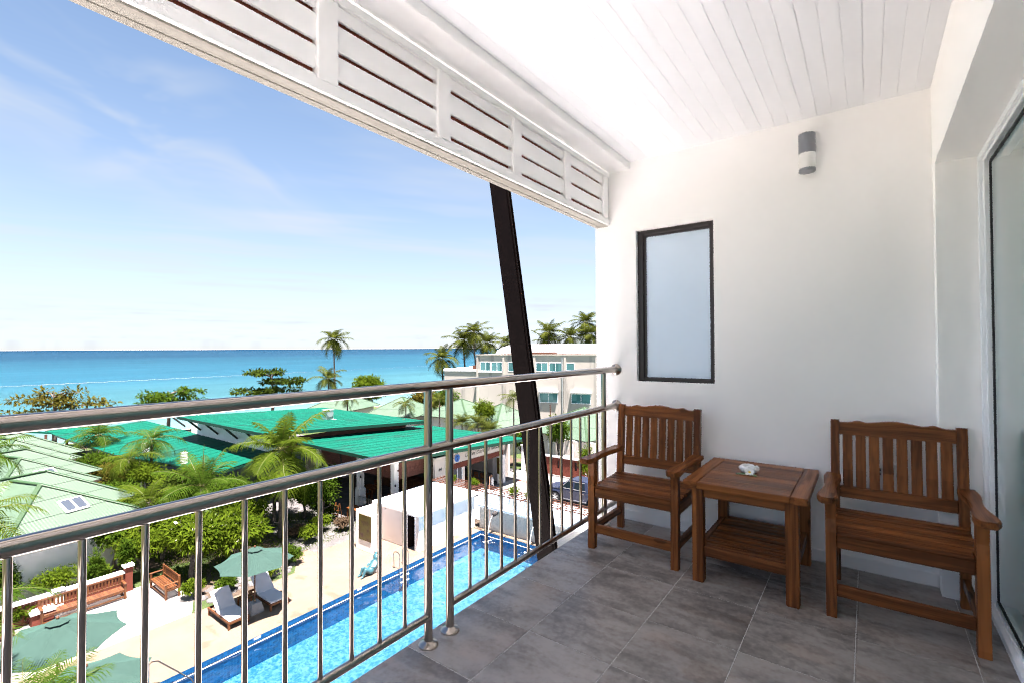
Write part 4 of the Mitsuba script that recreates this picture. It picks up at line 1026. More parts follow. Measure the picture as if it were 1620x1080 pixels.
def join(ms):
    V, F, n = [], [], 0
    for v, f in ms:
        V.append(v); F.append(np.asarray(f) + n); n += len(v)
    return tri((np.vstack(V), np.vstack(F)))


def palm(name, label, x, y, zc, L, n=18, seed=1, mat='palm_leaf', fronds=False, nl=26, zbase=None, leanx=0.0, leany=0.0, top=1.15, low=-0.75, r=0.13, group=None, nuts=False, spear=False, az0=None, droop=(0.9, 1.7), wid=0.035):
    """feather palm with its crown at height zc; fronds=True makes each leaf a part"""
    rg = np.random.default_rng(seed)
    k = thing(name, label, 'palm tree', group)
    zb = G - 0.05 if zbase is None else zbase
    t = np.linspace(0, 1, 9)
    path = np.stack([x + leanx * (1 - t) ** 1.6, y + leany * (1 - t) ** 1.6, zb + (zc - 0.1 - zb) * t], 1)
    rad = r * (1.25 - 0.5 * t ** 0.5); rad[0] *= 1.35
    put('trunk', tube(path, rad, 9), 'bark', k, True)
    leaves, ribs = [], []
    for i in range(n):
        az = (az0 or 0) + i * 2.39996 + rg.normal() * 0.15
        u = (i + 0.5) / n
        el = low + (top - low) * (1 - u) ** 0.8 + rg.normal() * 0.08
        lf, rb = frond(L * rg.uniform(0.82, 1.08) * (0.8 + 0.2 * (u > 0.2)), el, rg.uniform(*droop) * (0.6 + 0.5 * u), rg, nl, wid=wid)
        lv, lf_ = turn(lf, az); rv, rf_ = turn((rb.vertices, rb.faces), az)
        o = np.array([x, y, zc]) + np.array([math.cos(az), math.sin(az), 0]) * r * 0.5
        leaves.append((lv + o, lf_)); ribs.append((rv + o, rf_))
    if fronds:
        for a, b in zip(leaves, ribs):
            f = put('frond', tri(a), mat, k)
            put('midrib', tri(b), 'rachis', f, True)
    else:
        c = put('crown', join(leaves), mat, k)
        put('midrib', join(ribs), 'rachis', c, True)
    if spear:
        put('spear_leaf', tube([(x, y, zc), (x + .05, y + .03, zc + L * .55), (x + .12, y + .05, zc + L * 0.95)], [.03, .025, .006], 6), 'rachis', k, True)
    if nuts:
        put('coconut', [trimesh.creation.icosphere(1, 0.14).apply_translation([x + .28 * math.cos(a), y + .28 * math.sin(a), zc - .22 - .1 * (j % 2)]) for j, a in enumerate(np.linspace(0, 5.4, 7))], 'coconut', k, True)
    return k


def leaves(clumps, n, size, rg, asp=0.42, up=0.45, fold=0.25):
    """n folded leaves spread over ellipsoidal clumps (cx, cy, cz, rx, ry, rz)"""
    c = np.array(clumps, float)
    w = (c[:, 3] * c[:, 4] * c[:, 5]) ** (2 / 3); w /= w.sum()
    k = rg.choice(len(c), n, p=w)
    d = rg.normal(size=(n, 3)); d /= np.linalg.norm(d, axis=1, keepdims=True)
    # twigs: gather the leaves in tufts so that light and gaps show
    nt = max(8, n // 14)
    td = rg.normal(size=(nt, 3)); td /= np.linalg.norm(td, axis=1, keepdims=True)
    ti = rg.integers(0, nt, n)
    d = td[(ti + k * 7) % nt] + d * 0.20
    rad = rg.random(nt)[(ti + k * 3) % nt] ** 0.45 * 1.0 + rg.normal(size=n) * 0.06
    p = c[k, :3] + d * rad[:, None] * c[k, 3:6]
    L = size * rg.uniform(0.65, 1.25, n)
    a = d * 0.8 + rg.normal(size=(n, 3)) * 0.6 + [0, 0, -0.15]; a /= np.linalg.norm(a, axis=1, keepdims=True)
    nn = rg.normal(size=(n, 3)) * 0.5 + d * 0.5 + [0, 0, up * 2]
    s = np.cross(nn, a); s /= np.linalg.norm(s, axis=1, keepdims=True) + 1e-9
    nn = np.cross(a, s)
    W = (L * asp / 2)[:, None]; L = L[:, None]
    V = np.stack([p, p + a * L * 0.45 + s * W + nn * W * fold, p + a * L - nn * L * 0.12, p + a * L * 0.45 - s * W + nn * W * fold], 1).reshape(-1, 3)
    b = np.arange(n)[:, None] * 4
    F = np.vstack([b + [0, 1, 2], b + [0, 2, 3]])
    return tri((V, F))


def shrub(name, label, cat, c, r, n, size, seed, mat='leaf_green', trunk=True, k=7, flat=1.0, flowers=0, zb=None, asp=0.42, kind=None, group=None, wood='bark', up=0.45):
    """bush or broadleaf tree: limbs to a handful of clumps that fill the ellipsoid (c, r)"""
    rg = np.random.default_rng(seed)
    c, r = np.array(c, float), np.array(r, float)
    t = thing(name, label, cat, group)
    cl = []
    for i in range(k):
        d = rg.normal(size=3); d /= np.linalg.norm(d)
        d[2] = abs(d[2]) * 0.9 - 0.35
        q = c + d * r * rg.uniform(0.35, 0.72)
        cr = r * rg.uniform(0.34, 0.55) * [1, 1, flat]
        cl.append([*q, *cr])
    cl.append([*c, *(r * 0.5)])
    put('crown' if trunk else 'foliage', leaves(cl, n, size, rg, asp, up), mat, t)
    zb = G - 0.05 if zb is None else zb
    if trunk:
        base = np.array([c[0], c[1], zb]); fork = np.array([c[0] + 0.1, c[1], zb + max(0.25, (c[2] - zb) * 0.45)])
        tr = max(0.05, 0.06 * r[0])
        put('trunk', tube([base, (base + fork) / 2 + rg.normal(size=3) * [.06, .06, 0], fork], [tr * 1.4, tr * 1.1, tr], 8), wood, t, True)
        lim = []
        for q in cl[:k]:
            q = np.array(q[:3])
            m = (fork + q) / 2 + rg.normal(size=3) * 0.12 * r
            g = tube([fork, m, q, q + (q - m) * 0.5], [tr * .8, tr * .5, tr * .28, tr * .1], 6)
            lim.append((g.vertices, g.faces))
        put('limb', join(lim), wood, t, True)
    if flowers:
        put('blossoms', leaves(cl, flowers, size * 0.62, rg, 0.9, 0.9), 'blossom', t)
    return t


# palms in the garden
palm('coconut_palm', 'young coconut palm with long yellow-green fronds in front of the teal roof corner', -27.5, 14.4, -4.5, 3.1, 17, 11, 'palm_leaf_young', True, 34, leanx=-0.3, leany=0.2, top=1.35, low=-0.85, r=0.15, wid=0.05, droop=(0.9, 1.6))
palm('garden_palm', 'upright green palm with a pale spear leaf, left of the yellow-green coconut palm', -28.6, 10.7, -6.0, 2.4, 14, 12, 'palm_leaf', True, 30, top=1.4, low=0.1, spear=True, droop=(0.7, 1.3), wid=0.045)
palm('garden_palm', 'taller of two slim palms with drooping fronds against the teal beach side roof', -40.3, 11.9, -5.0, 2.1, 15, 13, 'palm_leaf', True, 24, top=1.2, low=-0.9, r=0.11, droop=(1.4, 2.1), wid=0.05)
palm('garden_palm', 'lower of two slim drooping palms against the teal beach side roof', -39.2, 10.3, -5.9, 2.0, 15, 14, 'palm_leaf_young', True, 24, top=1.1, low=-1.0, r=0.11, droop=(1.5, 2.2), wid=0.05)
palm('garden_palm', 'palm with arching yellowish fronds before the far end of the teal beach side roof', -53.7, 12.0, -6.1, 2.7, 14, 15, 'palm_leaf', True, 26, top=1.2, low=-0.5, droop=(1.1, 1.8), wid=0.05)
palm('garden_palm', 'bright green young palm at the corner of the skylight bungalow', -31.6, 9.2, -6.9, 2.0, 12, 16, 'palm_leaf_young', True, 24, top=1.3, low=-0.1, droop=(1.0, 1.7), wid=0.05)
palm('garden_palm', 'palm at the left edge of the view above the second bungalow roof', -35.6, 3.5, -3.9, 2.0, 15, 17, 'palm_leaf', False, 24, top=1.2, low=-0.7, droop=(1.2, 1.9), wid=0.06)
palm('garden_palm', 'palm at the left edge of the view in front of the skylight bungalow roof', -24.0, 2.0, -4.2, 2.0, 14, 18, 'palm_leaf_young', True, 26, top=1.1, low=-0.6, droop=(0.9, 1.6), wid=0.04)
palm('fan_palm', 'near palm at the left edge whose leaf tips hang over the upper green parasol', -17.9, 1.15, -5.1, 1.9, 14, 19, 'palm_leaf', True, 30, top=0.9, low=-0.5, droop=(0.8, 1.4), wid=0.035)
palm('fan_palm', 'near palm at the bottom left corner below the green parasols', -15.6, 2.25, -7.1, 1.55, 20, 20, 'palm_leaf', True, 30, top=1.3, low=-0.1, droop=(0.8, 1.4), wid=0.035)
palm('garden_palm', 'small palm on the lawn behind the loungers parasol', -30.6, 15.6, -7.9, 1.7, 13, 21, 'palm_leaf_young', False, 22, top=1.1, low=-0.4, droop=(0.8, 1.6), wid=0.06)
# palms by the right hand bungalows
palm('slender_palm', 'slender palm standing before the pale green pyramid roof left of the strut', -25.4, 34.4, -3.1, 1.5, 13, 31, 'palm_far', False, 20, top=1.2, low=-0.6, r=0.075, droop=(1.0, 1.8), wid=0.06)
palm('slender_palm', 'slender palm seen between the paired rail posts', -35.7, 35.4, -4.0, 1.6, 13, 32, 'palm_far', False, 20, top=1.2, low=-0.7, r=0.085, droop=(1.0, 1.8), wid=0.06)
palm('slender_palm', 'small drooping palm left of the paired rail posts beyond the teal roof', -44.5, 38.5, -5.2, 1.7, 12, 33, 'palm_far', False, 20, top=1.0, low=-0.7, r=0.09, droop=(1.2, 2.0), wid=0.06)
palm('slender_palm', 'dark palm standing up behind the ridge of the far upper teal roof', -54.0, 37.0, -4.9, 1.8, 12, 34, 'palm_far', False, 20, top=1.0, low=-0.7, r=0.1, droop=(1.2, 2.0), wid=0.07)
for i, (x, y, z, L, lb) in enumerate(((-32.0, 34.8, -6.0, 1.6, 'clump palm right of the paired rail posts, the left one of three'), (-30.0, 34.9, -5.9, 1.7, 'clump palm right of the paired rail posts, the middle one of three'), (-28.3, 34.7, -6.3, 1.5, 'clump palm right of the paired rail posts, the right one of three'))):
    palm('clump_palm', lb, x, y, z, L, 18, 40 + i, 'palm_far', False, 20, top=1.4, low=-0.2, r=0.08, droop=(0.9, 1.8), group='clump palms beyond the teal roof', wid=0.06)
# skyline coconut palms
sky = ((-79.7, 51.7, 3.0, 3.3, 'tall lone coconut palm standing against the sea', 2.0, -0.8), (-71.8, 45.6, -3.6, 2.8, 'short palm just left of the foot of the tall lone coconut palm', 0.3, 0),
       (-53.0, 53.2, -0.3, 3.0, 'coconut palm at the left end of the white hotel block, the lowest of the row', 0.8, -0.2), (-52.6, 57.6, 2.6, 3.0, 'coconut palm at the left end of the hotel block, the left of a tall pair', 1.5, 0.3), (-51.3, 58.6, 3.8, 3.0, 'coconut palm at the left end of the hotel block, the right of a tall pair', 1.3, 1.0),
       (-54.2, 65.5, 2.2, 3.2, 'coconut palm behind the rounded end of the white hotel roof', 0.5, 0), (-60.5, 79.6, 2.3, 3.0, 'palm top peeping over the hotel roof left of the strut', 0, 0), (-51.5, 80.5, 2.5, 3.0, 'palm top peeping over the hotel roof just right of the strut', 0, 0),
       (-45.3, 71.9, 4.0, 3.3, 'full coconut palm above the hotel roof right of the strut', 0.6, 0), (-42.2, 74.0, 3.2, 3.0, 'coconut palm above the hotel roof, second from the balcony wall', 0.5, 0), (-37.4, 70.8, 5.4, 3.0, 'tallest coconut palm above the hotel roof beside the balcony wall', 0.7, 0.4), (-35.9, 69.4, 3.4, 2.8, 'coconut palm above the hotel roof, half hidden by the balcony wall', 0.5, 0))
for i, (x, y, z, L, lb, lx, ly) in enumerate(sky):
    palm('coconut_palm', lb, x, y, z, L * 1.1, 17, 50 + i, 'palm_far', False, 26, zbase=G - 0.5, leanx=lx, leany=ly, top=1.45, low=-1.0, r=0.16, group='coconut palms on the skyline', nuts=i in (0, 3, 4, 8), droop=(0.8, 2.0), wid=0.065)

# trees along the shore
def layered(label, c, layers, seed, mat='leaf_deep', n=2600, size=0.5, zb=G - 0.8):
    rg = np.random.default_rng(seed)
    t = thing('shore_tree', label, 'tree')
    c = np.array(c, float); cl = []
    for dx, dz, w, h in layers:
        rt_ = np.array([0.8, 0.6, 0])
        for q in np.linspace(-1, 1, 5):
            cl.append([*(c + rt_ * (dx + q * w * 0.72) + [rg.normal() * .5, rg.normal() * .5, dz + rg.normal() * h * .3]), w * 0.30, w * 0.36, h])
    put('crown', leaves(cl, n, size, rg, 0.5, 0.8), mat, t)
    base = np.array([c[0], c[1], zb]); top = c + [0, 0, max(l[1] for l in layers)]
    put('trunk', tube([base, (base + top) / 2 + [.2, .1, 0], top], [.28, .2, .08], 8), 'bark', t, True)
    lim = []
    for q in cl[::2]:
        z = c[2] + (q[2] - c[2]) * 0.9 - 0.15
        a = np.array([c[0], c[1], min(z - 0.4, top[2])]); g = tube([a, (a + q[:3]) / 2 + [0, 0, .15], q[:3]], [.12, .08, .03], 5)
        lim.append((g.vertices, g.faces))
    put('limb', join(lim), 'bark', t, True)


layered('dark layered tree with flat tiers of leaves standing out against the sea', (-73.2, 36.9, -3.9), ((-1.2, 1.7, 3.0, 0.26), (2.2, 0.35, 3.6, 0.26), (-2.2, -1.2, 3.4, 0.28), (1.4, -0.9, 2.6, 0.24)), 71, n=1900, size=0.6)
layered('spreading tree with rusty orange leaves at the left edge of the sea view', (-73.9, 12.6, -4.6), ((0.8, 1.2, 2.2, 0.5), (-1.5, 0.2, 3.6, 0.45), (2.6, 0.0, 3.6, 0.45), (-0.5, -1.2, 5.2, 0.5)), 72, 'leaf_rust', 1700, 0.46)
layered('low green tree just above the top rail, left of the dark layered tree', (-76.2, 24.3, -5.0), ((-0.6, 0.2, 3.4, 0.4), (2.4, 0.75, 1.6, 0.35), (0, -0.9, 4.4, 0.5)), 73, 'leaf_green', 1700, 0.55)
shrub('shore_tree', 'rounded bright green tree right of the tall lone palm', 'tree', (-70.6, 52.6, -4.9), (3.3, 3.3, 1.9), 2600, 0.55, 74, 'leaf_lime')
shrub('shore_tree', 'dark green tree below the rounded bright one, touching the top rail', 'tree', (-66.0, 49.5, -6.2), (3.2, 3.2, 1.9), 2000, 0.5, 75, 'leaf_deep')
shrub('shore_tree', 'leafy tree behind the bungalows left of the paired rail posts', 'tree', (-50.5, 47.5, -5.8), (3.0, 3.0, 1.7), 2000, 0.45, 76, 'leaf_rust')
shrub('shore_tree', 'leafy yellow-green tree in front of the hotel terrace, behind the paired posts', 'tree', (-45.5, 46.5, -5.2), (2.4, 2.4, 1.8), 1600, 0.42, 77, 'leaf_green')
shrub('garden_tree', 'bright green bushy tree in front of the bare hotel wall', 'tree', (-31.6, 37.4, -5.0), (1.35, 1.35, 1.5), 2600, 0.24, 78, 'leaf_lime')
# trees behind the driveway wall
shrub('garden_tree', 'leafy tree over the driveway wall right of the strut', 'tree', (-22.4, 36.9, -6.0), (1.6, 1.4, 1.8), 2600, 0.26, 79, 'leaf_green')
shrub('garden_tree', 'thin leafy tree behind the driveway wall, left of the strut', 'tree', (-26.2, 36.8, -7.2), (1.3, 1.2, 1.3), 1600, 0.24, 80, 'leaf_green')
shrub('hedge', 'tall clipped green hedge column at the end of the driveway wall', 'hedge', (-18.3, 34.3, -7.7), (0.75, 0.6, 2.1), 3000, 0.16, 81, 'leaf_lime', False, 9)
shrub('garden_tree', 'reddish shrub on the terrace side of the pavilion entrance', 'shrub', (-29.0, 36.0, -8.3), (1.2, 1.0, 1.2), 1400, 0.24, 82, 'leaf_rust')
# frangipani and filling shrubs of the garden
shrub('frangipani_tree', 'frangipani tree with long glossy leaves and white flowers beside the wooden bench', 'tree', (-26.1, 9.35, -7.55), (1.75, 1.65, 1.35), 3000, 0.36, 83, 'leaf_lime', True, 9, flowers=60, asp=0.30)
shrub('frangipani_tree', 'frangipani tree left of the loungers, under the upright palm', 'tree', (-26.0, 11.3, -7.9), (1.5, 1.5, 1.2), 2600, 0.36, 84, 'leaf_lime', True, 9, flowers=44, asp=0.30)
fill = ((-29.9, 9.3, -7.5, 1.5, 1.1, 'leaf_lime', 'leafy lime green shrub against the skylight bungalow corner'), (-31.4, 11.2, -7.2, 1.7, 1.2, 'leaf_green', 'green shrub between the upright palm and the bungalow'),
        (-33.9, 11.4, -7.1, 1.6, 1.4, 'leaf_deep', 'dark shrub at the foot of the pair of slim palms'), (-36.6, 9.4, -7.3, 1.6, 1.3, 'leaf_green', 'green shrub at the far corner of the skylight bungalow'), (-33.0, 13.4, -7.6, 1.8, 1.2, 'leaf_green', 'green shrub below the edge of the teal beach side roof'),
        (-30.6, 13.2, -7.9, 1.4, 1.1, 'leaf_lime', 'lime green shrub just left of the yellow-green coconut palm'), (-29.6, 17.0, -7.9, 1.3, 1.2, 'leaf_lime', 'yellowish shrub below the left end of the front teal roof'), (-27.8, 17.2, -7.6, 1.25, 1.35, 'leaf_green', 'leafy shrub in front of the first restaurant column'),
        (-30.4, 19.0, -7.7, 1.2, 1.4, 'leaf_deep', 'dark shrub under the eaves of the front teal roof'), (-43.5, 10.3, -7.4, 1.8, 1.2, 'leaf_rust', 'rusty shrub below the far part of the beach side roof'), (-24.1, 8.75, -9.2, 0.55, 0.45, 'leaf_lime', 'small shrub at the head of the left lounger'),
        (-23.5, 9.9, -9.25, 0.5, 0.42, 'leaf_green', 'small shrub behind the parasol base'), (-23.4, 11.7, -9.2, 0.7, 0.45, 'leaf_lime', 'small shrub behind the right lounger'), (-24.0, 13.0, -9.1, 0.7, 0.5, 'leaf_green', 'green shrub at the bend of the deck edge'),
        (-25.6, 15.2, -9.1, 0.7, 0.55, 'leaf_lime', 'bright green shrub beside the deck, left of the shower screen'), (-26.5, 16.4, -9.1, 0.8, 0.5, 'leaf_lime', 'bright shrub by the path left of the picture panel'), (-28.3, 17.6, -9.0, 0.9, 0.6, 'leaf_deep', 'grey-green low shrub beside the garden path'), (-25.6, 17.2, -9.2, 0.7, 0.45, 'leaf_dry', 'dry brown grass tuft beside the shower screen'), (-26.9, 15.2, -9.3, 0.7, 0.35, 'leaf_dry', 'dry brown plants along the garden path'))
fill += ((-28.4, 12.6, -7.9, 1.3, 1.0, 'leaf_lime', 'lime shrub at the foot of the yellow-green coconut palm, nearer the pool'), (-31.0, 16.2, -7.6, 1.5, 1.1, 'leaf_lime', 'pale yellow-green shrub right of the yellow-green coconut palm trunk'),
         (-35.2, 12.4, -6.9, 1.5, 1.1, 'leaf_lime', 'yellow-green shrub right of the foot of the slim palms'), (-28.2, 8.0, -8.1, 1.1, 0.9, 'leaf_lime', 'yellow-green shrub behind the brick pier'), (-30.6, 7.6, -7.9, 1.2, 1.0, 'leaf_green', 'green shrub under the eave corner of the skylight bungalow'),
         (-38.0, 11.0, -6.8, 1.4, 1.0, 'leaf_lime', 'lime shrub between the two slim palms'), (-47.5, 10.4, -7.2, 1.7, 0.9, 'leaf_green', 'green shrub below the middle of the beach side roof'))
for i, (x, y, z, r, h, m, lb) in enumerate(fill):
    shrub('garden_shrub', lb, 'shrub', (x, y, z), (r, r, h), int(1300 + 1100 * r * h), 0.20 if r > 1 else 0.14, 100 + i, m, r > 1, 7, group='shrubs of the garden')
# climbers on posts along the low brick wall, bushes behind it
for i, (x, y, h, lb) in enumerate(((-27.75, 7.25, 2.3, 'tall leafy green column of climber behind the wooden bench, the right one'), (-27.95, 6.25, 2.0, 'tall leafy green column of climber behind the wooden bench, the left one'), (-29.2, 3.55, 2.2, 'tall leafy green column of climber at the left edge of the view'))):
    shrub('climber_column', lb, 'plant', (x, y, G + h * 0.55), (0.42, 0.42, h * 0.6), 2200, 0.14, 130 + i, 'leaf_green', False, 10, group='climber columns along the brick wall')
for i, (x, y, z, r, h, lb) in enumerate(((-29.0, 5.0, -8.8, 0.95, 0.75, 'lime green bush behind the low brick wall, the larger one'), (-28.6, 6.3, -8.9, 0.6, 0.65, 'lime green bush behind the low brick wall, the smaller one'), (-27.35, 3.4, -9.2, 0.7, 0.45, 'yellow-green plant in front of the low brick wall'))):
    shrub('garden_shrub', lb, 'shrub', (x, y, z), (r, r, h), 1500, 0.15, 140 + i, 'leaf_lime', False, 7)
# lawn blades and fallen ground cover
rg = np.random.default_rng(9)
n = 9000
gx, gy = rg.uniform(-31, -24.8, n), rg.uniform(9.0, 18.5, n)
a = rg.uniform(0, 2 * PI, n); h = rg.uniform(0.05, 0.13, n)
base = np.stack([gx, gy, np.full(n, G - 0.012)], 1)
s = np.stack([np.cos(a), np.sin(a), 0 * a], 1) * 0.02
tip = base + np.stack([rg.normal(size=n) * .04, rg.normal(size=n) * .04, h], 1)
tag(put('lawn_grass', (np.stack([base - s, base + s, tip], 1).reshape(-1, 3), np.arange(3 * n).reshape(-1, 3)), 'leaf_lime'), 'short bright lawn grass between the garden shrubs', 'grass', kind='stuff')
# rocks along the deck edge
pbr('rock', lambda p, n, uv: mix((0.07, 0.066, 0.062), (0.16, 0.152, 0.145), fbm(p.x * 5, p.y * 5, p.z * 5, 4)), 0.9)
rk = []
for i in range(46):
    t_ = rg.random()
    x, y = (-23.1 - 0.9 * rg.random(), 8.9 + 4.2 * t_) if i < 34 else (-25.2 - 0.8 * rg.random(), 14.2 + 3 * rg.random())
    m = trimesh.creation.icosphere(1, 0.13 * rg.uniform(0.6, 1.6)); m.vertices *= 1 + 0.3 * (meshkit.noise(m.vertices * 14 + i) - .5)[:, None]; m.apply_scale([1, 1, 0.6]); m.apply_translation([x, y, G])
    rk.append((m.vertices, m.faces))
tag(put('edging_rocks', join(rk), 'rock'), 'loose grey rocks edging the deck behind the loungers', 'rocks', kind='stuff')
# ================================================================ THINGS ON THE DECK
pbr('canvas_green', lambda p, n, uv: mix((0.014, 0.041, 0.031), (0.018, 0.050, 0.039), fbm(p.x * 2.5, p.y * 2.5, p.z * 2.5, 4)), 0.9)
pbr('cushion_grey', lambda p, n, uv: mix((0.42, 0.42, 0.43), (0.48, 0.48, 0.49), fbm(p.x * 4, p.y * 4, p.z * 4, 3)), 0.9)
pbr('concrete', lambda p, n, uv: mix((0.20, 0.195, 0.185), (0.27, 0.265, 0.255), fbm(p.x * 8, p.y * 8, p.z * 8, 3)), 0.9)


def parasol(label, x, y, R, zr, ze, ang, base=True, tilt=0.0):
    k = thing('parasol', label, 'parasol', 'green canvas parasols by the pool')
    n = 8
    def rib(i, t):
        a = ang + i * 2 * PI / n
        z = zr + (ze - zr) * (t ** 1.12)
        return np.array([x + R * t * math.cos(a), y + R * t * math.sin(a), z])
    for i in range(n):
        V = []
        for t in np.linspace(0.10, 1, 7):
            p, q = rib(i, t), rib(i + 1, t)
            for u in np.linspace(0, 1, 7):
                m = p + (q - p) * u
                sag = 4 * u * (1 - u)
                m = m + (np.array([x, y, m[2]]) - m) * 0.055 * sag * t + np.array([0, 0, -0.018 * sag * t * R])
                V.append(m)
        F = np.array([[r * 7 + c, r * 7 + c + 1, r * 7 + c + 8, r * 7 + c + 7] for r in range(6) for c in range(6)])
        up_, f_ = np.array(V), F
        v2 = np.vstack([up_, up_ - [0, 0, 0.006]]); m_ = len(up_)
        put('canopy_panel', (v2, np.vstack([f_, f_[:, ::-1] + m_])), 'canvas_green', k)
    cap = [(0.02, zr + 0.075), (0.16, zr + 0.04), (0.30, zr - 0.015), (0.295, zr - 0.025), (0.16, zr + 0.03), (0.02, zr + 0.06)]
    put('vent_cap', lathe(cap, 8, (x, y, 0)), 'canvas_green', k)
    put('finial', lathe([(0, zr + 0.16), (0.03, zr + 0.14), (0.045, zr + 0.11), (0.03, zr + 0.07), (0, zr + 0.07)], 12, (x, y, 0)), 'teak_z', k, True)
    for i in range(n):
        put('rib', tube([rib(i, 0.05) - [0, 0, .03], rib(i, 0.97) - [0, 0, .03]], 0.012, 6), 'teak_x', k)
    put('pole', tube([(x, y, G + 0.1), (x, y, zr + 0.08)], 0.026, 12), 'teak_z', k, True)
    b = manifold3d.Manifold.hull_points(np.array([[x + sx * w, y + sy * w, z] for w, z in ((0.26, G), (0.27, G + 0.06), (0.18, G + 0.42)) for sx in (-1, 1) for sy in (-1, 1)]))
    put('base_block', b, 'concrete', k)
    put('base_collar', lathe([(0.03, G + .42), (0.05, G + .42), (0.05, G + .52), (0.03, G + .52)], 12, (x, y, 0)), 'steel', k)
    return k


parasol('green canvas parasol shading the two loungers', -20.75, 9.76, 1.50, G + 2.62, G + 2.12, 0.2)
parasol('large green canvas parasol in front of the long wooden bench', -20.1, 3.55, 1.70, G + 2.66, G + 2.12, 0.35)
parasol('green canvas parasol lowest in the view, nearest the pool corner', -16.9, 3.55, 1.50, G + 2.45, G + 1.98, 0.05)


def lounger(label, x0, x1, y0, y1):
    k = thing('sun_lounger', label, 'sun lounger', 'sun loungers under the parasol')
    zf = G + 0.30
    for y in (y0 + 0.03, y1 - 0.03):
        put('side_rail', box(x0, x1, y - 0.03, y + 0.03, zf - 0.09, zf, 0.006), 'teak_x', k)
        for x in (x0 + 0.12, x1 - 0.05):
            put('leg', box(x - 0.04, x + 0.04, y - 0.035, y + 0.035, G, zf - 0.088, 0.006), 'teak_z', k)
    for x in (x0 + 0.03, x1 - 0.03):
        put('end_rail', box(x - 0.03, x + 0.03, y0 + 0.06, y1 - 0.06, zf - 0.09, zf, 0.006), 'teak_y', k)
    xm = x0 + 0.82
    for i in range(9):
        x = xm + 0.02 + (x1 - xm - 0.1) * i / 9
        put('slat', box(x, x + 0.09, y0 + 0.06, y1 - 0.06, zf - 0.025, zf - 0.005), 'teak_y', k)
    put('seat_cushion', box(xm - 0.02, x1 - 0.01, y0 + 0.02, y1 - 0.02, zf + 0.002, zf + 0.085, 0.03), 'cushion_grey', k)
    m = box(-0.92, 0, y0 + 0.02, y1 - 0.02, 0.0, 0.085, 0.03)
    b = box(-0.90, 0, y0 + 0.07, y1 - 0.07, -0.035, -0.002, 0.006)
    ang = math.radians(42)
    for nm, mm, mt in (('back_cushion', m, 'cushion_grey'), ('back_frame', b, 'teak_x')):
        mm = rot(mm, ang, (0, 1, 0)); mm.apply_translation([xm - 0.02, 0, zf + 0.02])
        put(nm, mm, mt, k)
    put('prop', [beam((xm - 0.55, y, zf - 0.03), (xm - 0.42, y, zf + 0.34), 0.03, 0.03, (0, 1, 0)) for y in (y0 + 0.15, y1 - 0.15)], 'teak_z', k)


lounger('wooden sun lounger with grey cushions left of the parasol pole', -22.15, -20.17, 8.50, 9.28)
lounger('wooden sun lounger with grey cushions right of the parasol pole', -22.2, -20.2, 10.15, 10.93)
k = thing('drinks_table', 'low dark wooden drinks table between the two loungers', 'table')
put('tabletop', [box(-21.75, -21.25, 9.47, 9.93, G + 0.40, G + 0.43, 0.005)], 'dark_wood_y', k)
for sx in (-21.7, -21.3):
    for sy in (9.52, 9.88):
        put('leg', box(sx - 0.025, sx + 0.025, sy - 0.025, sy + 0.025, G, G + 0.40), 'dark_wood_z', k)


def bench(label, L, xf, key='garden_bench'):
    """slatted bench, seat along local x, sitter facing -y"""
    k = thing(key, label, 'bench')
    a, d = L / 2, 0.29
    for x in (-a + 0.04, a - 0.04):
        put('front_leg', box(x - 0.04, x + 0.04, -d, -d + 0.08, 0, 0.64, 0.006), 'teak_z', k, xf=xf)
        put('back_post', box(x - 0.04, x + 0.04, d - 0.08, d, 0, 0.92, 0.006), 'teak_z', k, xf=xf)
        put('armrest', box(x - 0.05, x + 0.05, -d - 0.03, d - 0.08, 0.64, 0.68, 0.008), 'teak_y', k, xf=xf)
        put('side_rail', box(x - 0.03, x + 0.03, -d + 0.08, d - 0.08, 0.36, 0.42), 'teak_y', k, xf=xf)
    if L > 2.2:
        put('middle_leg', box(-0.035, 0.035, -d, -d + 0.07, 0, 0.38), 'teak_z', k, xf=xf)
    put('front_rail', box(-a + 0.08, a - 0.08, -d + 0.01, -d + 0.05, 0.33, 0.40), 'teak_x', k, xf=xf)
    put('stretcher', box(-a + 0.08, a - 0.08, -d + 0.02, -d + 0.06, 0.09, 0.14), 'teak_x', k, xf=xf)
    for i in range(6):
        y = -d + 0.01 + i * 0.087
        put('seat_slat', box(-a + 0.005, a - 0.005, y, y + 0.072, 0.405, 0.43, 0.004), 'teak_x', k, xf=xf)
    put('top_rail', box(-a + 0.08, a - 0.08, d - 0.06, d - 0.02, 0.84, 0.92, 0.006), 'teak_x', k, xf=xf)
    put('lower_rail', box(-a + 0.08, a - 0.08, d - 0.06, d - 0.02, 0.50, 0.55, 0.004), 'teak_x', k, xf=xf)
    n = int((L - 0.16) / 0.115)
    for i in range(n):
        x = -a + 0.08 + (2 * a - 0.16) * (i + 0.5) / n
        put('back_slat', box(x - 0.032, x + 0.032, d - 0.05, d - 0.03, 0.55, 0.84), 'teak_z', k, xf=xf)


bench('long orange-brown wooden bench in front of the low brick wall', 2.75, T().translate([-26.75, 5.55, G]).rotate([0, 0, 1], 90))
bench('short wooden bench dappled with shade under the frangipani', 1.95, T().translate([-25.8, 8.15, G]))
bench('wooden seat end at the left edge, beyond the upper parasol', 1.6, T().translate([-25.9, 2.55, G]).rotate([0, 0, 1], 90))

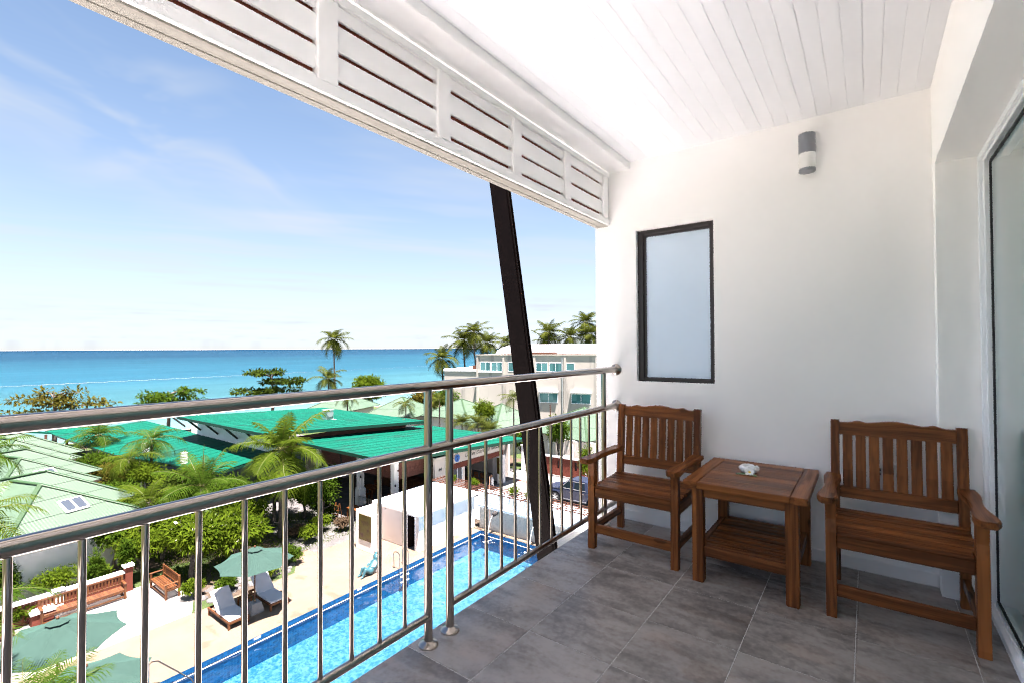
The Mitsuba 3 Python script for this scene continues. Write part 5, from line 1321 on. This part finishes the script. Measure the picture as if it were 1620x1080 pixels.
# low brick wall with white piers and coping
lw = thing('brick_wall', 'low red brick garden wall with white coping and piers behind the long bench', 'wall')
y = 2.8
wy = [(3.0, 4.72), (4.98, 7.05)]
for a, b in wy:
    put('wall_core', box(-27.42, -27.24, a, b, G, G + 0.86), 'tile_grout', lw)
    for c in range(11):
        off = 0.105 * (c % 2)
        yy = a - off
        while yy < b:
            p, q = max(a, yy), min(b, yy + 0.2)
            if q - p > 0.03:
                put('brick', box(-27.24, -27.222 + random.uniform(-.003, .003), p, q, G + 0.078 * c + 0.004, G + 0.078 * c + 0.070), 'brick_red', lw)
            yy += 0.21
    put('coping', box(-27.50, -27.16, a, b, G + 0.86, G + 0.94, 0.01), 'white_render', lw)
for yy, m in ((4.85, 'white_render'), (7.2, 'brick_red')):
    pr = put('pier', box(-27.46, -27.18, yy - 0.14, yy + 0.14, G, G + 1.1 if m == 'brick_red' else G + 0.95), m, lw)
    put('cap', box(-27.52, -27.12, yy - 0.2, yy + 0.2, G + (1.1 if m == 'brick_red' else 0.95), G + (1.19 if m == 'brick_red' else 1.0), 0.01), 'white_render', pr)
pt = thing('planter', 'white topped planter box at the left end of the brick wall', 'planter')
put('box', box(-27.1, -26.6, 3.95, 4.6, G, G + 0.5, 0.01), 'brick_red', pt); put('rim', box(-27.15, -26.55, 3.9, 4.65, G + 0.5, G + 0.57, 0.01), 'white_render', pt)

# driveway wall on the right
dw = thing('driveway_wall', 'red brick wall with three slit openings and white coping along the driveway', 'wall')
X_ = [-24.75, -23.15, -22.93, -21.45, -21.23, -19.75, -19.53, -18.0]
for a, b in zip(X_[0::2], X_[1::2]):
    put('wall_core', box(a, b, 35.28, 35.45, G, G + 1.62), 'brick_red', dw)
    for c in range(16):
        put('brick_course', box(a, b, 35.262 + random.uniform(0, .004), 35.28, G + 0.1 * c + 0.005, G + 0.1 * c + 0.092), 'brick_red', dw)
for a, b in zip(X_[1:-1:2], X_[2::2]):
    put('infill', [box(a, b, 35.28, 35.45, G, G + 0.75), box(a, b, 35.28, 35.45, G + 1.42, G + 1.62)], 'brick_red', dw)
    put('slit_shade_panel', box(a, b, 35.40, 35.44, G + 0.75, G + 1.42), 'black_paint', dw)  # black panel stands in for the darkness inside the open slit
put('coping', box(-24.75, -17.95, 35.2, 35.52, G + 1.62, G + 1.74, 0.01), 'white_render', dw)
put('plinth', box(-24.75, -17.95, 35.18, 35.262, G, G + 0.12), 'concrete', dw)
for x in (-24.95, -17.8):
    pr = put('pier', box(x - 0.2, x + 0.2, 35.15, 35.55, G, G + 2.25, 0.01), 'white_render', dw)
    put('cap', box(x - 0.25, x + 0.25, 35.1, 35.6, G + 2.25, G + 2.34, 0.01), 'white_render', pr)
put('switch_plate', [box(-18.75, -18.6, 35.25, 35.262, G + z, G + z + 0.12) for z in (0.3, 0.55)], 'upvc', dw)

# pool fittings
ld = thing('pool_ladder', 'chrome pool ladder with two hooped handrails', 'ladder')
for y in (15.85, 16.40):
    t = np.linspace(0, PI, 12)
    arc = [(-19.22 + 0.0, y, G), (-19.25, y, G + 0.62)] + [(-19.02 - 0.23 * math.cos(q), y, G + 0.68 + 0.16 * math.sin(q)) for q in t] + [(-18.79, y, G + 0.6), (-18.76, y, G - 0.9)]
    put('handrail', tube(arc, 0.021, 10), 'steel', ld, 50)
    put('foot_plate', lathe([(0, 0), (0.05, 0), (0.05, 0.012), (0.022, 0.03), (0.022, 0.04)], 16, (-19.22, y, G)), 'steel', ld, 30)
for z in (-0.35, -0.62):
    put('tread', box(-18.8, -18.7, 15.86, 16.39, G + z - 0.015, G + z + 0.015), 'upvc', ld)
hr = thing('pool_handrail', 'single bent steel handrail at the near corner of the pool', 'handrail')
put('rail', tube([(-18.95, 5.55, G), (-18.95, 5.55, G + 0.72), (-18.9, 5.62, G + 0.80), (-18.78, 5.75, G + 0.81), (-17.6, 6.3, G + 0.4), (-17.2, 6.5, G - 0.3)], 0.021, 10), 'steel', hr, 50)
put('foot_plate', lathe([(0, 0), (0.05, 0), (0.05, 0.012), (0.022, 0.03), (0.022, 0.04)], 16, (-18.95, 5.55, G)), 'steel', hr, 30)

# reclining frog figure on the coping
pbr('glaze_turquoise', lambda p, n, uv: mix((0.018, 0.075, 0.09), (0.045, 0.115, 0.13), fbm(p.x * 5, p.y * 5, p.z * 5, 3)), 0.35)


def chain(js, n=0.022):
    """joints [(x, y, z, r), ...] joined as hulls of spheres"""
    out = []
    for a, b in zip(js[:-1], js[1:]):
        sp = []
        for q in (a, b):
            s = trimesh.creation.icosphere(1, q[3]); sp.append(s.vertices + np.array(q[:3]))
        out.append(manifold3d.Manifold.hull_points(np.vstack(sp)))
    return out


def melt(parts, L, it=8):
    m = manifold3d.Manifold.batch_boolean(parts, manifold3d.OpType.Add).refine_to_length(L)
    m = tri(m); m.merge_vertices()
    trimesh.smoothing.filter_taubin(m, 0.5, -0.52, it)
    return m


fg = thing('frog_figure', 'turquoise ceramic frog figure lounging on the pool deck with its legs outstretched', 'figurine')
# local: x towards the pool (+X), y along the deck; the figure leans back to +y, feet to -y
o = np.array([-19.62, 14.72, G])
P_ = lambda *q: [(o[0] + a, o[1] + b, G + c, r) for a, b, c, r in q]
body = melt(chain(P_((0.0, 0.0, 0.17, 0.19), (-0.10, 0.30, 0.36, 0.20), (-0.16, 0.46, 0.52, 0.14))) + chain(P_((-0.16, 0.46, 0.52, 0.14), (-0.2, 0.54, 0.66, 0.17))) +
            chain(P_((-0.26, 0.50, 0.64, 0.13), (-0.10, 0.44, 0.63, 0.13))) + chain(P_((-0.30, 0.56, 0.80, 0.055), (-0.28, 0.55, 0.74, 0.07))) + chain(P_((-0.12, 0.56, 0.80, 0.055), (-0.14, 0.55, 0.74, 0.07))) +
            chain(P_((-0.12, -0.05, 0.16, 0.11), (-0.18, -0.30, 0.36, 0.085), (-0.20, -0.42, 0.06, 0.06), (-0.20, -0.56, 0.04, 0.05))) + chain(P_((0.10, -0.05, 0.16, 0.11), (0.06, -0.32, 0.34, 0.085), (0.06, -0.46, 0.06, 0.06), (0.08, -0.60, 0.04, 0.05))) +
            chain(P_((-0.30, 0.36, 0.46, 0.07), (-0.34, 0.12, 0.34, 0.055), (-0.20, -0.02, 0.36, 0.045))) + chain(P_((0.06, 0.36, 0.44, 0.07), (0.16, 0.14, 0.32, 0.055), (0.02, 0.0, 0.38, 0.045))), 0.04, 6)
put('body', body, 'glaze_turquoise', fg, True)
put('eye', [trimesh.creation.icosphere(1, 0.03).apply_translation(o + q) for q in ([-0.31, 0.50, 0.83], [-0.11, 0.50, 0.83])], 'rubber', fg, True)
put('seat_block', [box(o[0] - 0.28, o[0] + 0.12, o[1] + 0.15, o[1] + 0.52, G, G + 0.22, 0.05)], 'concrete', fg)

# person
pbr('skin', (0.36, 0.20, 0.13), 0.5)
pbr('shirt_white', lambda p, n, uv: mix((0.64, 0.63, 0.61), (0.74, 0.73, 0.71), fbm(p.x * 9, p.y * 9, p.z * 9, 3)), 0.9)
pbr('hair_black', (0.015, 0.012, 0.010), 0.5)
pbr('trousers', (0.05, 0.05, 0.06), 0.9)
ps = thing('person', 'person in a white shirt sitting by the porch, both hands raised to the face', 'person')
pc = np.array([-23.75, 29.25]); fa = math.radians(222)          # facing direction
fx, fy = math.cos(fa), math.sin(fa)
SH = -0.50                                                     # seated: the trunk stands this much lower


def J(f, s, z, r):          # forward, side (left +), height, radius
    return (pc[0] + f * fx - s * fy, pc[1] + f * fy + s * fx, G + z, r)


def fingers(w, d, s, curl):
    """four fingers and a thumb from the palm's wrist end w towards d, spread along s, bending towards curl"""
    out = []
    w, d, s, curl = map(np.array, (w, d, s, curl))
    for i, (l, off) in enumerate(((0.060, -0.028), (0.072, -0.010), (0.075, 0.008), (0.066, 0.024))):
        a = w + d * 0.075 + s * off; b = a + d * l * 0.5 + curl * 0.008; c = b + d * l * 0.35 + curl * 0.022
        out += chain([(*a, .0095), (*b, .0085), (*c, .007)])
    a = w + d * 0.02 + s * -0.03; b = a + s * -0.03 + d * 0.025; c = b + d * 0.035 + curl * 0.01
    return out + chain([(*a, .012), (*b, .010), (*c, .008)]) + chain([(*(w + s * -.02), .016), (*(w + d * .075 + s * -.024), .014)]) + chain([(*(w + s * .018), .016), (*(w + d * .072 + s * .022), .013)])


def S(f, s, z, r):
    return J(f, s, z + SH, r)


hL, hR = np.array(S(0.19, 0.05, 1.40, 0)[:3]), np.array(S(0.20, -0.06, 1.39, 0)[:3])
upz, sd_ = np.array([0, 0, 1.0]), np.array([-fy, fx, 0])
fwv = np.array([fx, fy, 0])
skin = chain([S(0, 0, 1.36, .052), S(.01, 0, 1.46, .052)]) + chain([S(.0, 0, 1.52, .085), S(.02, 0, 1.60, .080)]) + chain([S(.045, 0, 1.465, .042), S(.03, 0, 1.54, .072)]) + chain([S(.100, 0, 1.535, .010), S(.088, 0, 1.57, .009)])
skin += chain([S(0, .088, 1.53, .014), S(-.01, .092, 1.56, .016)]) + chain([S(0, -.088, 1.53, .014), S(-.01, -.092, 1.56, .016)]) + chain([S(0, 0, 1.36, .05), S(.02, 0, 1.2, .08)])
for s, h in ((1, hL), (-1, hR)):
    skin += chain([S(0, s * .17, 1.32, .055), S(.06, s * .24, 1.10, .044), S(.15, s * .15, 1.26, .034), (*h, .027)]) + fingers(h, upz * 0.9 - fwv * 0.25, sd_ * s * -1, -fwv) + chain([S(.02, 0, 1.2, .08), S(0, s * .17, 1.32, .055)])
sk = melt(skin, 0.012, 5)
put('body', sk, 'skin', ps, True)
put('shirt', melt(chain([S(0, .07, .80, .14), S(0, .06, 1.12, .130), S(0, .10, 1.28, .12)]) + chain([S(0, -.07, .80, .14), S(0, -.06, 1.12, .130), S(0, -.10, 1.28, .12)]) + chain([S(0, .17, 1.32, .075), S(0, -.17, 1.32, .075)]) + chain([S(0, 0, 1.30, .11), S(0, 0, 1.40, .064)]) +
                  chain([S(0, .18, 1.32, .075), S(.05, .235, 1.13, .064)]) + chain([S(0, -.18, 1.32, .075), S(.05, -.235, 1.13, .064)]), 0.03, 6), 'shirt_white', ps, True)
put('trousers', melt(chain([J(0, .09, .32, .13), J(.42, .12, .42, .085), J(.40, .11, .10, .06)]) + chain([J(0, -.09, .32, .13), J(.42, -.12, .42, .085), J(.40, -.11, .10, .06)]) + chain([J(0, .06, .32, .14), J(0, -.06, .32, .14)]), 0.035, 6), 'trousers', ps, True)
put('hair', melt(chain([S(-.03, 0, 1.56, .092), S(-.005, 0, 1.615, .085)]) + chain([S(-.06, .05, 1.50, .05), S(-.06, -.05, 1.50, .05)]), 0.02, 4), 'hair_black', ps, True)
put('eye', [trimesh.creation.icosphere(1, .011).apply_translation(S(.092, s * .033, 1.555, 0)[:3]) for s in (-1, 1)], 'hair_black', ps)
put('mouth', tube([S(.086, .022, 1.492, 0)[:3], S(.094, 0, 1.490, 0)[:3], S(.086, -.022, 1.492, 0)[:3]], .005, 5), 'brick_red', ps)
for s in (-1, 1):
    put('shoe', melt(chain([J(.35, s * .11, .045, .045), J(.46, s * .11, .045, .045), J(.54, s * .115, .035, .034)]), .03, 4), 'rubber', ps, True)
sl = thing('low_stool', 'low wooden stool under the person by the porch', 'stool')
put('seat', obox([pc[0], pc[1], G + .18], fa, (.17, .20, .015), .005), 'teak_x', sl)
for sx in (-1, 1):
    for sy in (-1, 1):
        put('leg', box(pc[0] + sx * .12 - .02, pc[0] + sx * .12 + .02, pc[1] + sy * .12 - .02, pc[1] + sy * .12 + .02, G, G + .166), 'teak_z', sl)

# pickup truck
pbr('car_paint', (0.013, 0.019, 0.045), 0.25, metallic=0.2, clearcoat=1.0)
pbr('car_lower', (0.10, 0.105, 0.115), 0.4)
scene['car_glass'] = {'type': 'twosided', 'bsdf': {'type': 'principled', 'base_color': rgb((0.006, 0.010, 0.013)), 'roughness': 0.08, 'specular': 0.25}}
tk = thing('pickup_truck', 'dark blue double cab pickup truck parked on the driveway behind the trellis', 'pickup truck')
tx_, ty_ = -19.05, 29.35                     # nose, near side
TX = lambda u: tx_ + u
low = [(0.0, .42), (0.02, .72), (0.12, .95), (1.15, 1.06), (1.35, 1.08), (3.55, 1.10), (3.6, 1.12), (5.15, 1.12), (5.2, .55), (5.1, .42), (4.55, .42)]
def arch(c):
    return [(c + .47 * math.cos(a), .36 + .47 * math.sin(a)) for a in np.linspace(0, PI, 13)]
pl_ = low + [(4.5, .36)] + arch(4.0)[0:] + [(3.5, .36), (1.5, .40)] + arch(1.0) + [(0.5, .42)]
bodyp = sg.Polygon([(TX(u), G + z) for u, z in pl_]).buffer(0)
m0 = extrude(bodyp, 1.74, 'xz', ty_)
v = m0.vertices.copy(); q = (v[:, 1] - (ty_ + .87)) / .87
v[:, 1] = ty_ + .87 + .87 * q * (1 - 0.05 * np.clip((v[:, 2] - G - .75) / .4, 0, 1) - 0.10 * np.clip((tx_ + .5 - v[:, 0]) / .5, 0, 1)); m0.vertices = v
put('body', m0, 'car_paint', tk)
cab = manifold3d.Manifold.hull_points(np.array([[TX(u), ty_ + .87 + s * w, G + z] for u, z, w in ((1.20, 1.06, .80), (1.95, 1.66, .62), (2.2, 1.74, .60), (3.2, 1.74, .60), (3.45, 1.68, .62), (3.62, 1.10, .80)) for s in (-1, 1)]))
put('cab', cab, 'car_paint', tk)
def sidewin(u, s):
    """pane on the sloping side of the cab"""
    out = []
    for a, z in u:
        w = .80 - (.18) * (z - 1.10) / .60 + .012
        out.append([TX(a), ty_ + .87 + s * w, G + z])
    return tri((np.array(out), np.array([[0, 1, 2, 3]])))
for s in (-1, 1):
    tr_ = lambda u, z: [TX(u), ty_ + .87 + s * (.80 - .18 * (z - 1.10) / .60 + .016), G + z]
    put('window_trim', [beam(tr_(1.46, 1.13), tr_(3.42, 1.13), .02, .03), beam(tr_(1.96, 1.63), tr_(3.28, 1.63), .02, .03), beam(tr_(1.46, 1.14), tr_(1.96, 1.62), .02, .03)], 'galvanised', tk)
    put('side_window', sidewin([(1.52, 1.16), (2.36, 1.16), (2.36, 1.60), (1.98, 1.60)], s), 'car_glass', tk)
    put('side_window', sidewin([(2.50, 1.16), (3.36, 1.16), (3.26, 1.60), (2.50, 1.60)], s), 'car_glass', tk)
    d = put('door', box(TX(1.45), TX(2.42), ty_ - .006 if s < 0 else ty_ + 1.73, ty_ + .01 if s < 0 else ty_ + 1.746, G + .52, G + 1.04, .004), 'car_paint', tk)
    put('handle', box(TX(2.22), TX(2.36), ty_ - .035 if s < 0 else ty_ + 1.74, ty_ if s < 0 else ty_ + 1.775, G + .92, G + .96, .006), 'steel', d)
    d = put('door', box(TX(2.46), TX(3.40), ty_ - .006 if s < 0 else ty_ + 1.73, ty_ + .01 if s < 0 else ty_ + 1.746, G + .52, G + 1.04, .004), 'car_paint', tk)
    put('handle', box(TX(3.2), TX(3.34), ty_ - .035 if s < 0 else ty_ + 1.74, ty_ if s < 0 else ty_ + 1.775, G + .92, G + .96, .006), 'steel', d)
    put('mirror', box(TX(1.5), TX(1.62), ty_ - .16 if s < 0 else ty_ + 1.74, ty_ + .02 if s < 0 else ty_ + 1.90, G + 1.10, G + 1.28, .03), 'steel', tk)
    put('sill', box(TX(1.5), TX(3.5), ty_ - .05 if s < 0 else ty_ + 1.70, ty_ + .06 if s < 0 else ty_ + 1.79, G + .36, G + .43, .01), 'car_lower', tk)
    put('headlight', box(TX(-.005), TX(.18), ty_ + (.1 if s < 0 else 1.32), ty_ + (.42 if s < 0 else 1.64), G + .72, G + .90, .02), 'galvanised', tk)
put('windscreen', tri((np.array([[TX(1.24), ty_ + .15, G + 1.11], [TX(1.24), ty_ + 1.59, G + 1.11], [TX(1.92), ty_ + 1.45, G + 1.65], [TX(1.92), ty_ + .29, G + 1.65]]) + [-.012, 0, .012], np.array([[0, 1, 2, 3]]))), 'car_glass', tk)
put('load_bed', box(TX(3.72), TX(5.08), ty_ + .12, ty_ + 1.62, G + 1.105, G + 1.125), 'rubber', tk)
put('bumper', box(TX(-.08), TX(.08), ty_ + .06, ty_ + 1.68, G + .40, G + .58, .03), 'car_lower', tk)
for u in (1.0, 4.0):
    for s in (0, 1):
        yy = ty_ + (.02 if s == 0 else 1.50)
        w_ = put('wheel', lathe([(0, 0), (.33, 0), (.375, .03), (.375, .19), (.33, .22), (0, .22)], 28, (0, 0, 0), 'y').apply_translation([TX(u), yy + .22, G + .375]), 'rubber', tk, 40)
        put('rim', [lathe([(0, 0), (.08, 0), (.08, .03), (0, .03)], 16, (0, 0, 0), 'y').apply_translation([TX(u), yy + (.0 if s == 0 else .25), G + .375])] + [rot(box(TX(u) - .03, TX(u) + .03, yy - .012 if s == 0 else yy + .222, yy - .002 if s == 0 else yy + .234, G + .375 + .03, G + .375 + .24), a, (0, 1, 0), (TX(u), yy, G + .375)) for a in np.linspace(0, 2 * PI, 7)[:6]], 'galvanised', w_)

# things along the garden path
k = thing('stool_ladder', 'small wooden step stool beside the garden path', 'stool')
o = np.array([-27.95, 18.4, G])
for s in (-.2, .2):
    put('rail', [beam(o + [s, -.18, 0], o + [s, .0, .95], .05, .035, (0, 1, 0)), beam(o + [s, .2, 0], o + [s, .03, .93], .04, .03, (0, 1, 0))], 'teak_z', k)
for i in range(3):
    put('tread', box(o[0] - .2, o[0] + .2, o[1] - .20 + .06 * i, o[1] - .06 + .06 * i, G + .22 + .26 * i, G + .25 + .26 * i), 'teak_x', k)
dining_table(-26.55, 18.9, 'brown wooden table beside the garden path behind the shower screen', 1.3, 0.7)
rl2 = thing('terrace_rail', 'short grey metal railing beside the first restaurant column', 'railing')
put('rail', [tube([(-28.4, 20.3, G + .85), (-26.6, 20.3, G + .85)], .02, 8), tube([(-28.4, 20.3, G + .12), (-26.6, 20.3, G + .12)], .015, 8)], 'steel', rl2)
for i in range(13):
    put('bar', tube([(-28.4 + .15 * i, 20.3, G), (-28.4 + .15 * i, 20.3, G + .85)], .011, 6), 'steel', rl2)

# plants growing through the trellis
for i, (x, lb) in enumerate(((-21.9, 'sprig of bright leaves growing through the trellis, the left one'), (-20.0, 'sprig of bright leaves growing through the trellis in front of the porch'), (-16.8, 'leafy sprig on the trellis in front of the pickup truck'), (-15.6, 'leafy sprig on the trellis at its right end beside the truck'))):
    shrub('climbing_sprig', lb, 'plant', (x, 22.75, G + 2.62), (0.42, 0.32, 0.30 if i > 1 else 0.42), 420, 0.13, 160 + i, 'leaf_lime', False, 5, group='sprigs on the trellis')

# ================================================================ BEACH AND HOTEL BEYOND
pg = thing('beach_pavilion', 'open timber beach shelter with a teal roof edge, far left by the sand', 'shelter')
put('post', [box(-66.2, -66.0, 10.6, 10.8, G - .2, -7.1), box(-64.2, -64.0, 11.8, 12.0, G - .2, -7.1), box(-67.5, -67.3, 13.2, 13.4, G - .2, -7.1)], 'rust_wood', pg)
put('roof', [beam((-62.5, 12.6, -7.0), (-69.5, 9.6, -7.0), .12, .18), box(-68.5, -63.6, 11.0, 15.5, -7.05, -6.95)], 'teal_roof', pg)
bu = thing('beach_umbrella', 'white beach umbrella on the sand at the far left', 'umbrella')
put('canopy', lathe([(0, -7.4), (.7, -7.55), (1.5, -7.95), (1.45, -8.0), (.7, -7.62), (0, -7.5)], 10, (-66.5, 10.55, -0.4)), 'white_render', bu)
put('pole', tube([(-66.5, 10.55, G - .2), (-66.5, 10.55, -7.85)], .03, 6), 'teak_z', bu)

pbr('hotel_render', lambda p, n, uv: mix(mix((0.36, 0.335, 0.29), (0.43, 0.405, 0.355), fbm(p.x * 0.4, p.y * 0.4, p.z * 0.4, 4)), (0.23, 0.22, 0.20), 0.75 * smoothstep(0.56, 0.74, fbm(p.x * 1.6, p.y * 1.6, p.z * 0.22, 4))), 0.85)
pbr('roof_white', (0.62, 0.62, 0.63), 0.5)
scene['hotel_glass'] = {'type': 'twosided', 'bsdf': {'type': 'principled', 'base_color': proc(lambda p, n, uv: mix((0.03, 0.13, 0.14), (0.10, 0.27, 0.28), cell_rand(p.x * 1.4, p.y * 1.4, p.z * 0.4))), 'roughness': 0.12, 'specular': 0.7}}
EH, P0 = np.array([0.968, 0.25, 0]), np.array([-40.67, 47.05, 0])
NH = np.array([-EH[1], EH[0], 0])              # away from the viewer


def hb(u0, u1, d0, d1, z0, z1):
    m = box(u0, u1, d0, d1, z0, z1)
    v = m.vertices
    m.vertices = P0 + v[:, :1] * EH + v[:, 1:2] * NH + v[:, 2:] * np.array([0, 0, 1.0])
    return m


ht = thing('hotel_block', 'weathered cream hotel block with two rows of teal windows beyond the bungalows', 'building')
put('main_wall', [hb(0, 22, 0, 12, G - .1, 0.49)], 'hotel_render', ht)
put('terrace_block', [hb(-5.5, 0, 1.2, 12, G - .1, -1.75)], 'hotel_render', ht)
put('terrace_parapet', [hb(-5.6, 0, 1.1, 1.35, -1.75, -1.45), hb(-5.6, -5.35, 1.35, 12, -1.75, -1.45)], 'roof_white', ht)
put('terrace_fence', hb(-1.9, -0.1, 2.6, 2.7, -1.75, -1.0), 'rust_wood', ht)
for u in (-0.02, 3.66, 7.8, 11.7, 15.5):
    put('pilaster', hb(u, u + 0.28, -0.08, 0, G, 0.46), 'hotel_render', ht)
put('cornice', hb(-0.1, 22, -0.12, -0.0, 0.40, 0.52), 'hotel_render', ht)
put('ledge', hb(0.3, 3.6, -0.1, 0, -1.78, -1.64), 'roof_white', ht)
put('drainpipe', [hb(11.45, 11.55, -0.12, -0.02, G, 0.1)], 'galvanised', ht)


def hotel_window(u0, u1, z0, z1, n):
    w = put('window', [hb(u0, u1, -0.03, 0.0, z0, z0 + .07), hb(u0, u1, -0.03, 0, z1 - .07, z1)] + [hb(u0 + (u1 - u0 - .06) * i / n, u0 + (u1 - u0 - .06) * i / n + .06, -0.028, 0, z0 + .07, z1 - .07) for i in range(n + 1)], 'upvc', ht)
    for i in range(n):
        a = u0 + (u1 - u0 - .06) * i / n + .06; b = u0 + (u1 - u0 - .06) * (i + 1) / n
        put('pane', hb(a, b, -0.012, -0.004, z0 + .07, z1 - .07), 'hotel_glass', w)


for a, b, c, d, n in ((0.54, 1.97, -1.62, -0.42, 2), (2.13, 3.63, -1.62, -0.42, 2), (4.41, 6.0, -1.62, -0.42, 2), (8.12, 9.65, -1.58, -0.46, 2), (9.84, 11.43, -1.58, -0.46, 2), (11.96, 13.0, -1.4, -0.5, 1), (8.59, 10.93, -5.34, -4.14, 2), (12.59, 14.96, -5.34, -4.14, 2)):
    hotel_window(a, b, c, d, n)
put('canopy', [hb(8.5, 11.0, -0.35, 0, -4.05, -3.95), hb(12.5, 15.05, -0.35, 0, -4.05, -3.95)], 'roof_white', ht)
us = np.array([(1.35, .62), (1.6, 1.0), (2.3, 1.38), (3.2, 1.66), (4.5, 1.80), (22, 1.78), (22, .62)])
m = extrude([tuple(q) for q in us], 7.0, 'xz', 3.0)
v = m.vertices; m.vertices = P0 + v[:, :1] * EH + v[:, 1:2] * NH + v[:, 2:] * np.array([0, 0, 1.0])
put('curved_roof', m, 'roof_white', ht)
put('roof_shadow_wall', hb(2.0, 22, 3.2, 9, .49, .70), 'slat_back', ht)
put('lean_to_roof', [hb(4.7, 9.9, 1.2, 3.0, .52, .74)], 'rust_wood', ht)
put('lamp_post', tube([P0 + EH * 10.9 - NH * 3 + [0, 0, G], P0 + EH * 10.9 - NH * 3 + [0, 0, -5.2]], .06, 6), 'rust_wood')
labels['lamp_post'] = {'label': 'thin brown post standing before the lower hotel windows', 'category': 'post'}
# house behind the driveway wall, with its dark veranda
hs = thing('veranda_house', 'dark open veranda with pale boxes under the bungalow roof right of the strut', 'veranda')
put('back_wall', box(-23.6, -18.5, 38.6, 38.8, G, -7.2), 'cream_render', hs)
put('post', [box(x, x + .14, 36.9, 37.04, G, -7.2) for x in (-23.4, -21.0, -18.8)], 'white_render', hs)
put('storage_box', [box(-22.2, -21.3, 37.4, 37.9, G, G + 1.3), box(-20.7, -19.6, 37.4, 37.9, G, G + 1.1)], 'white_render', hs)
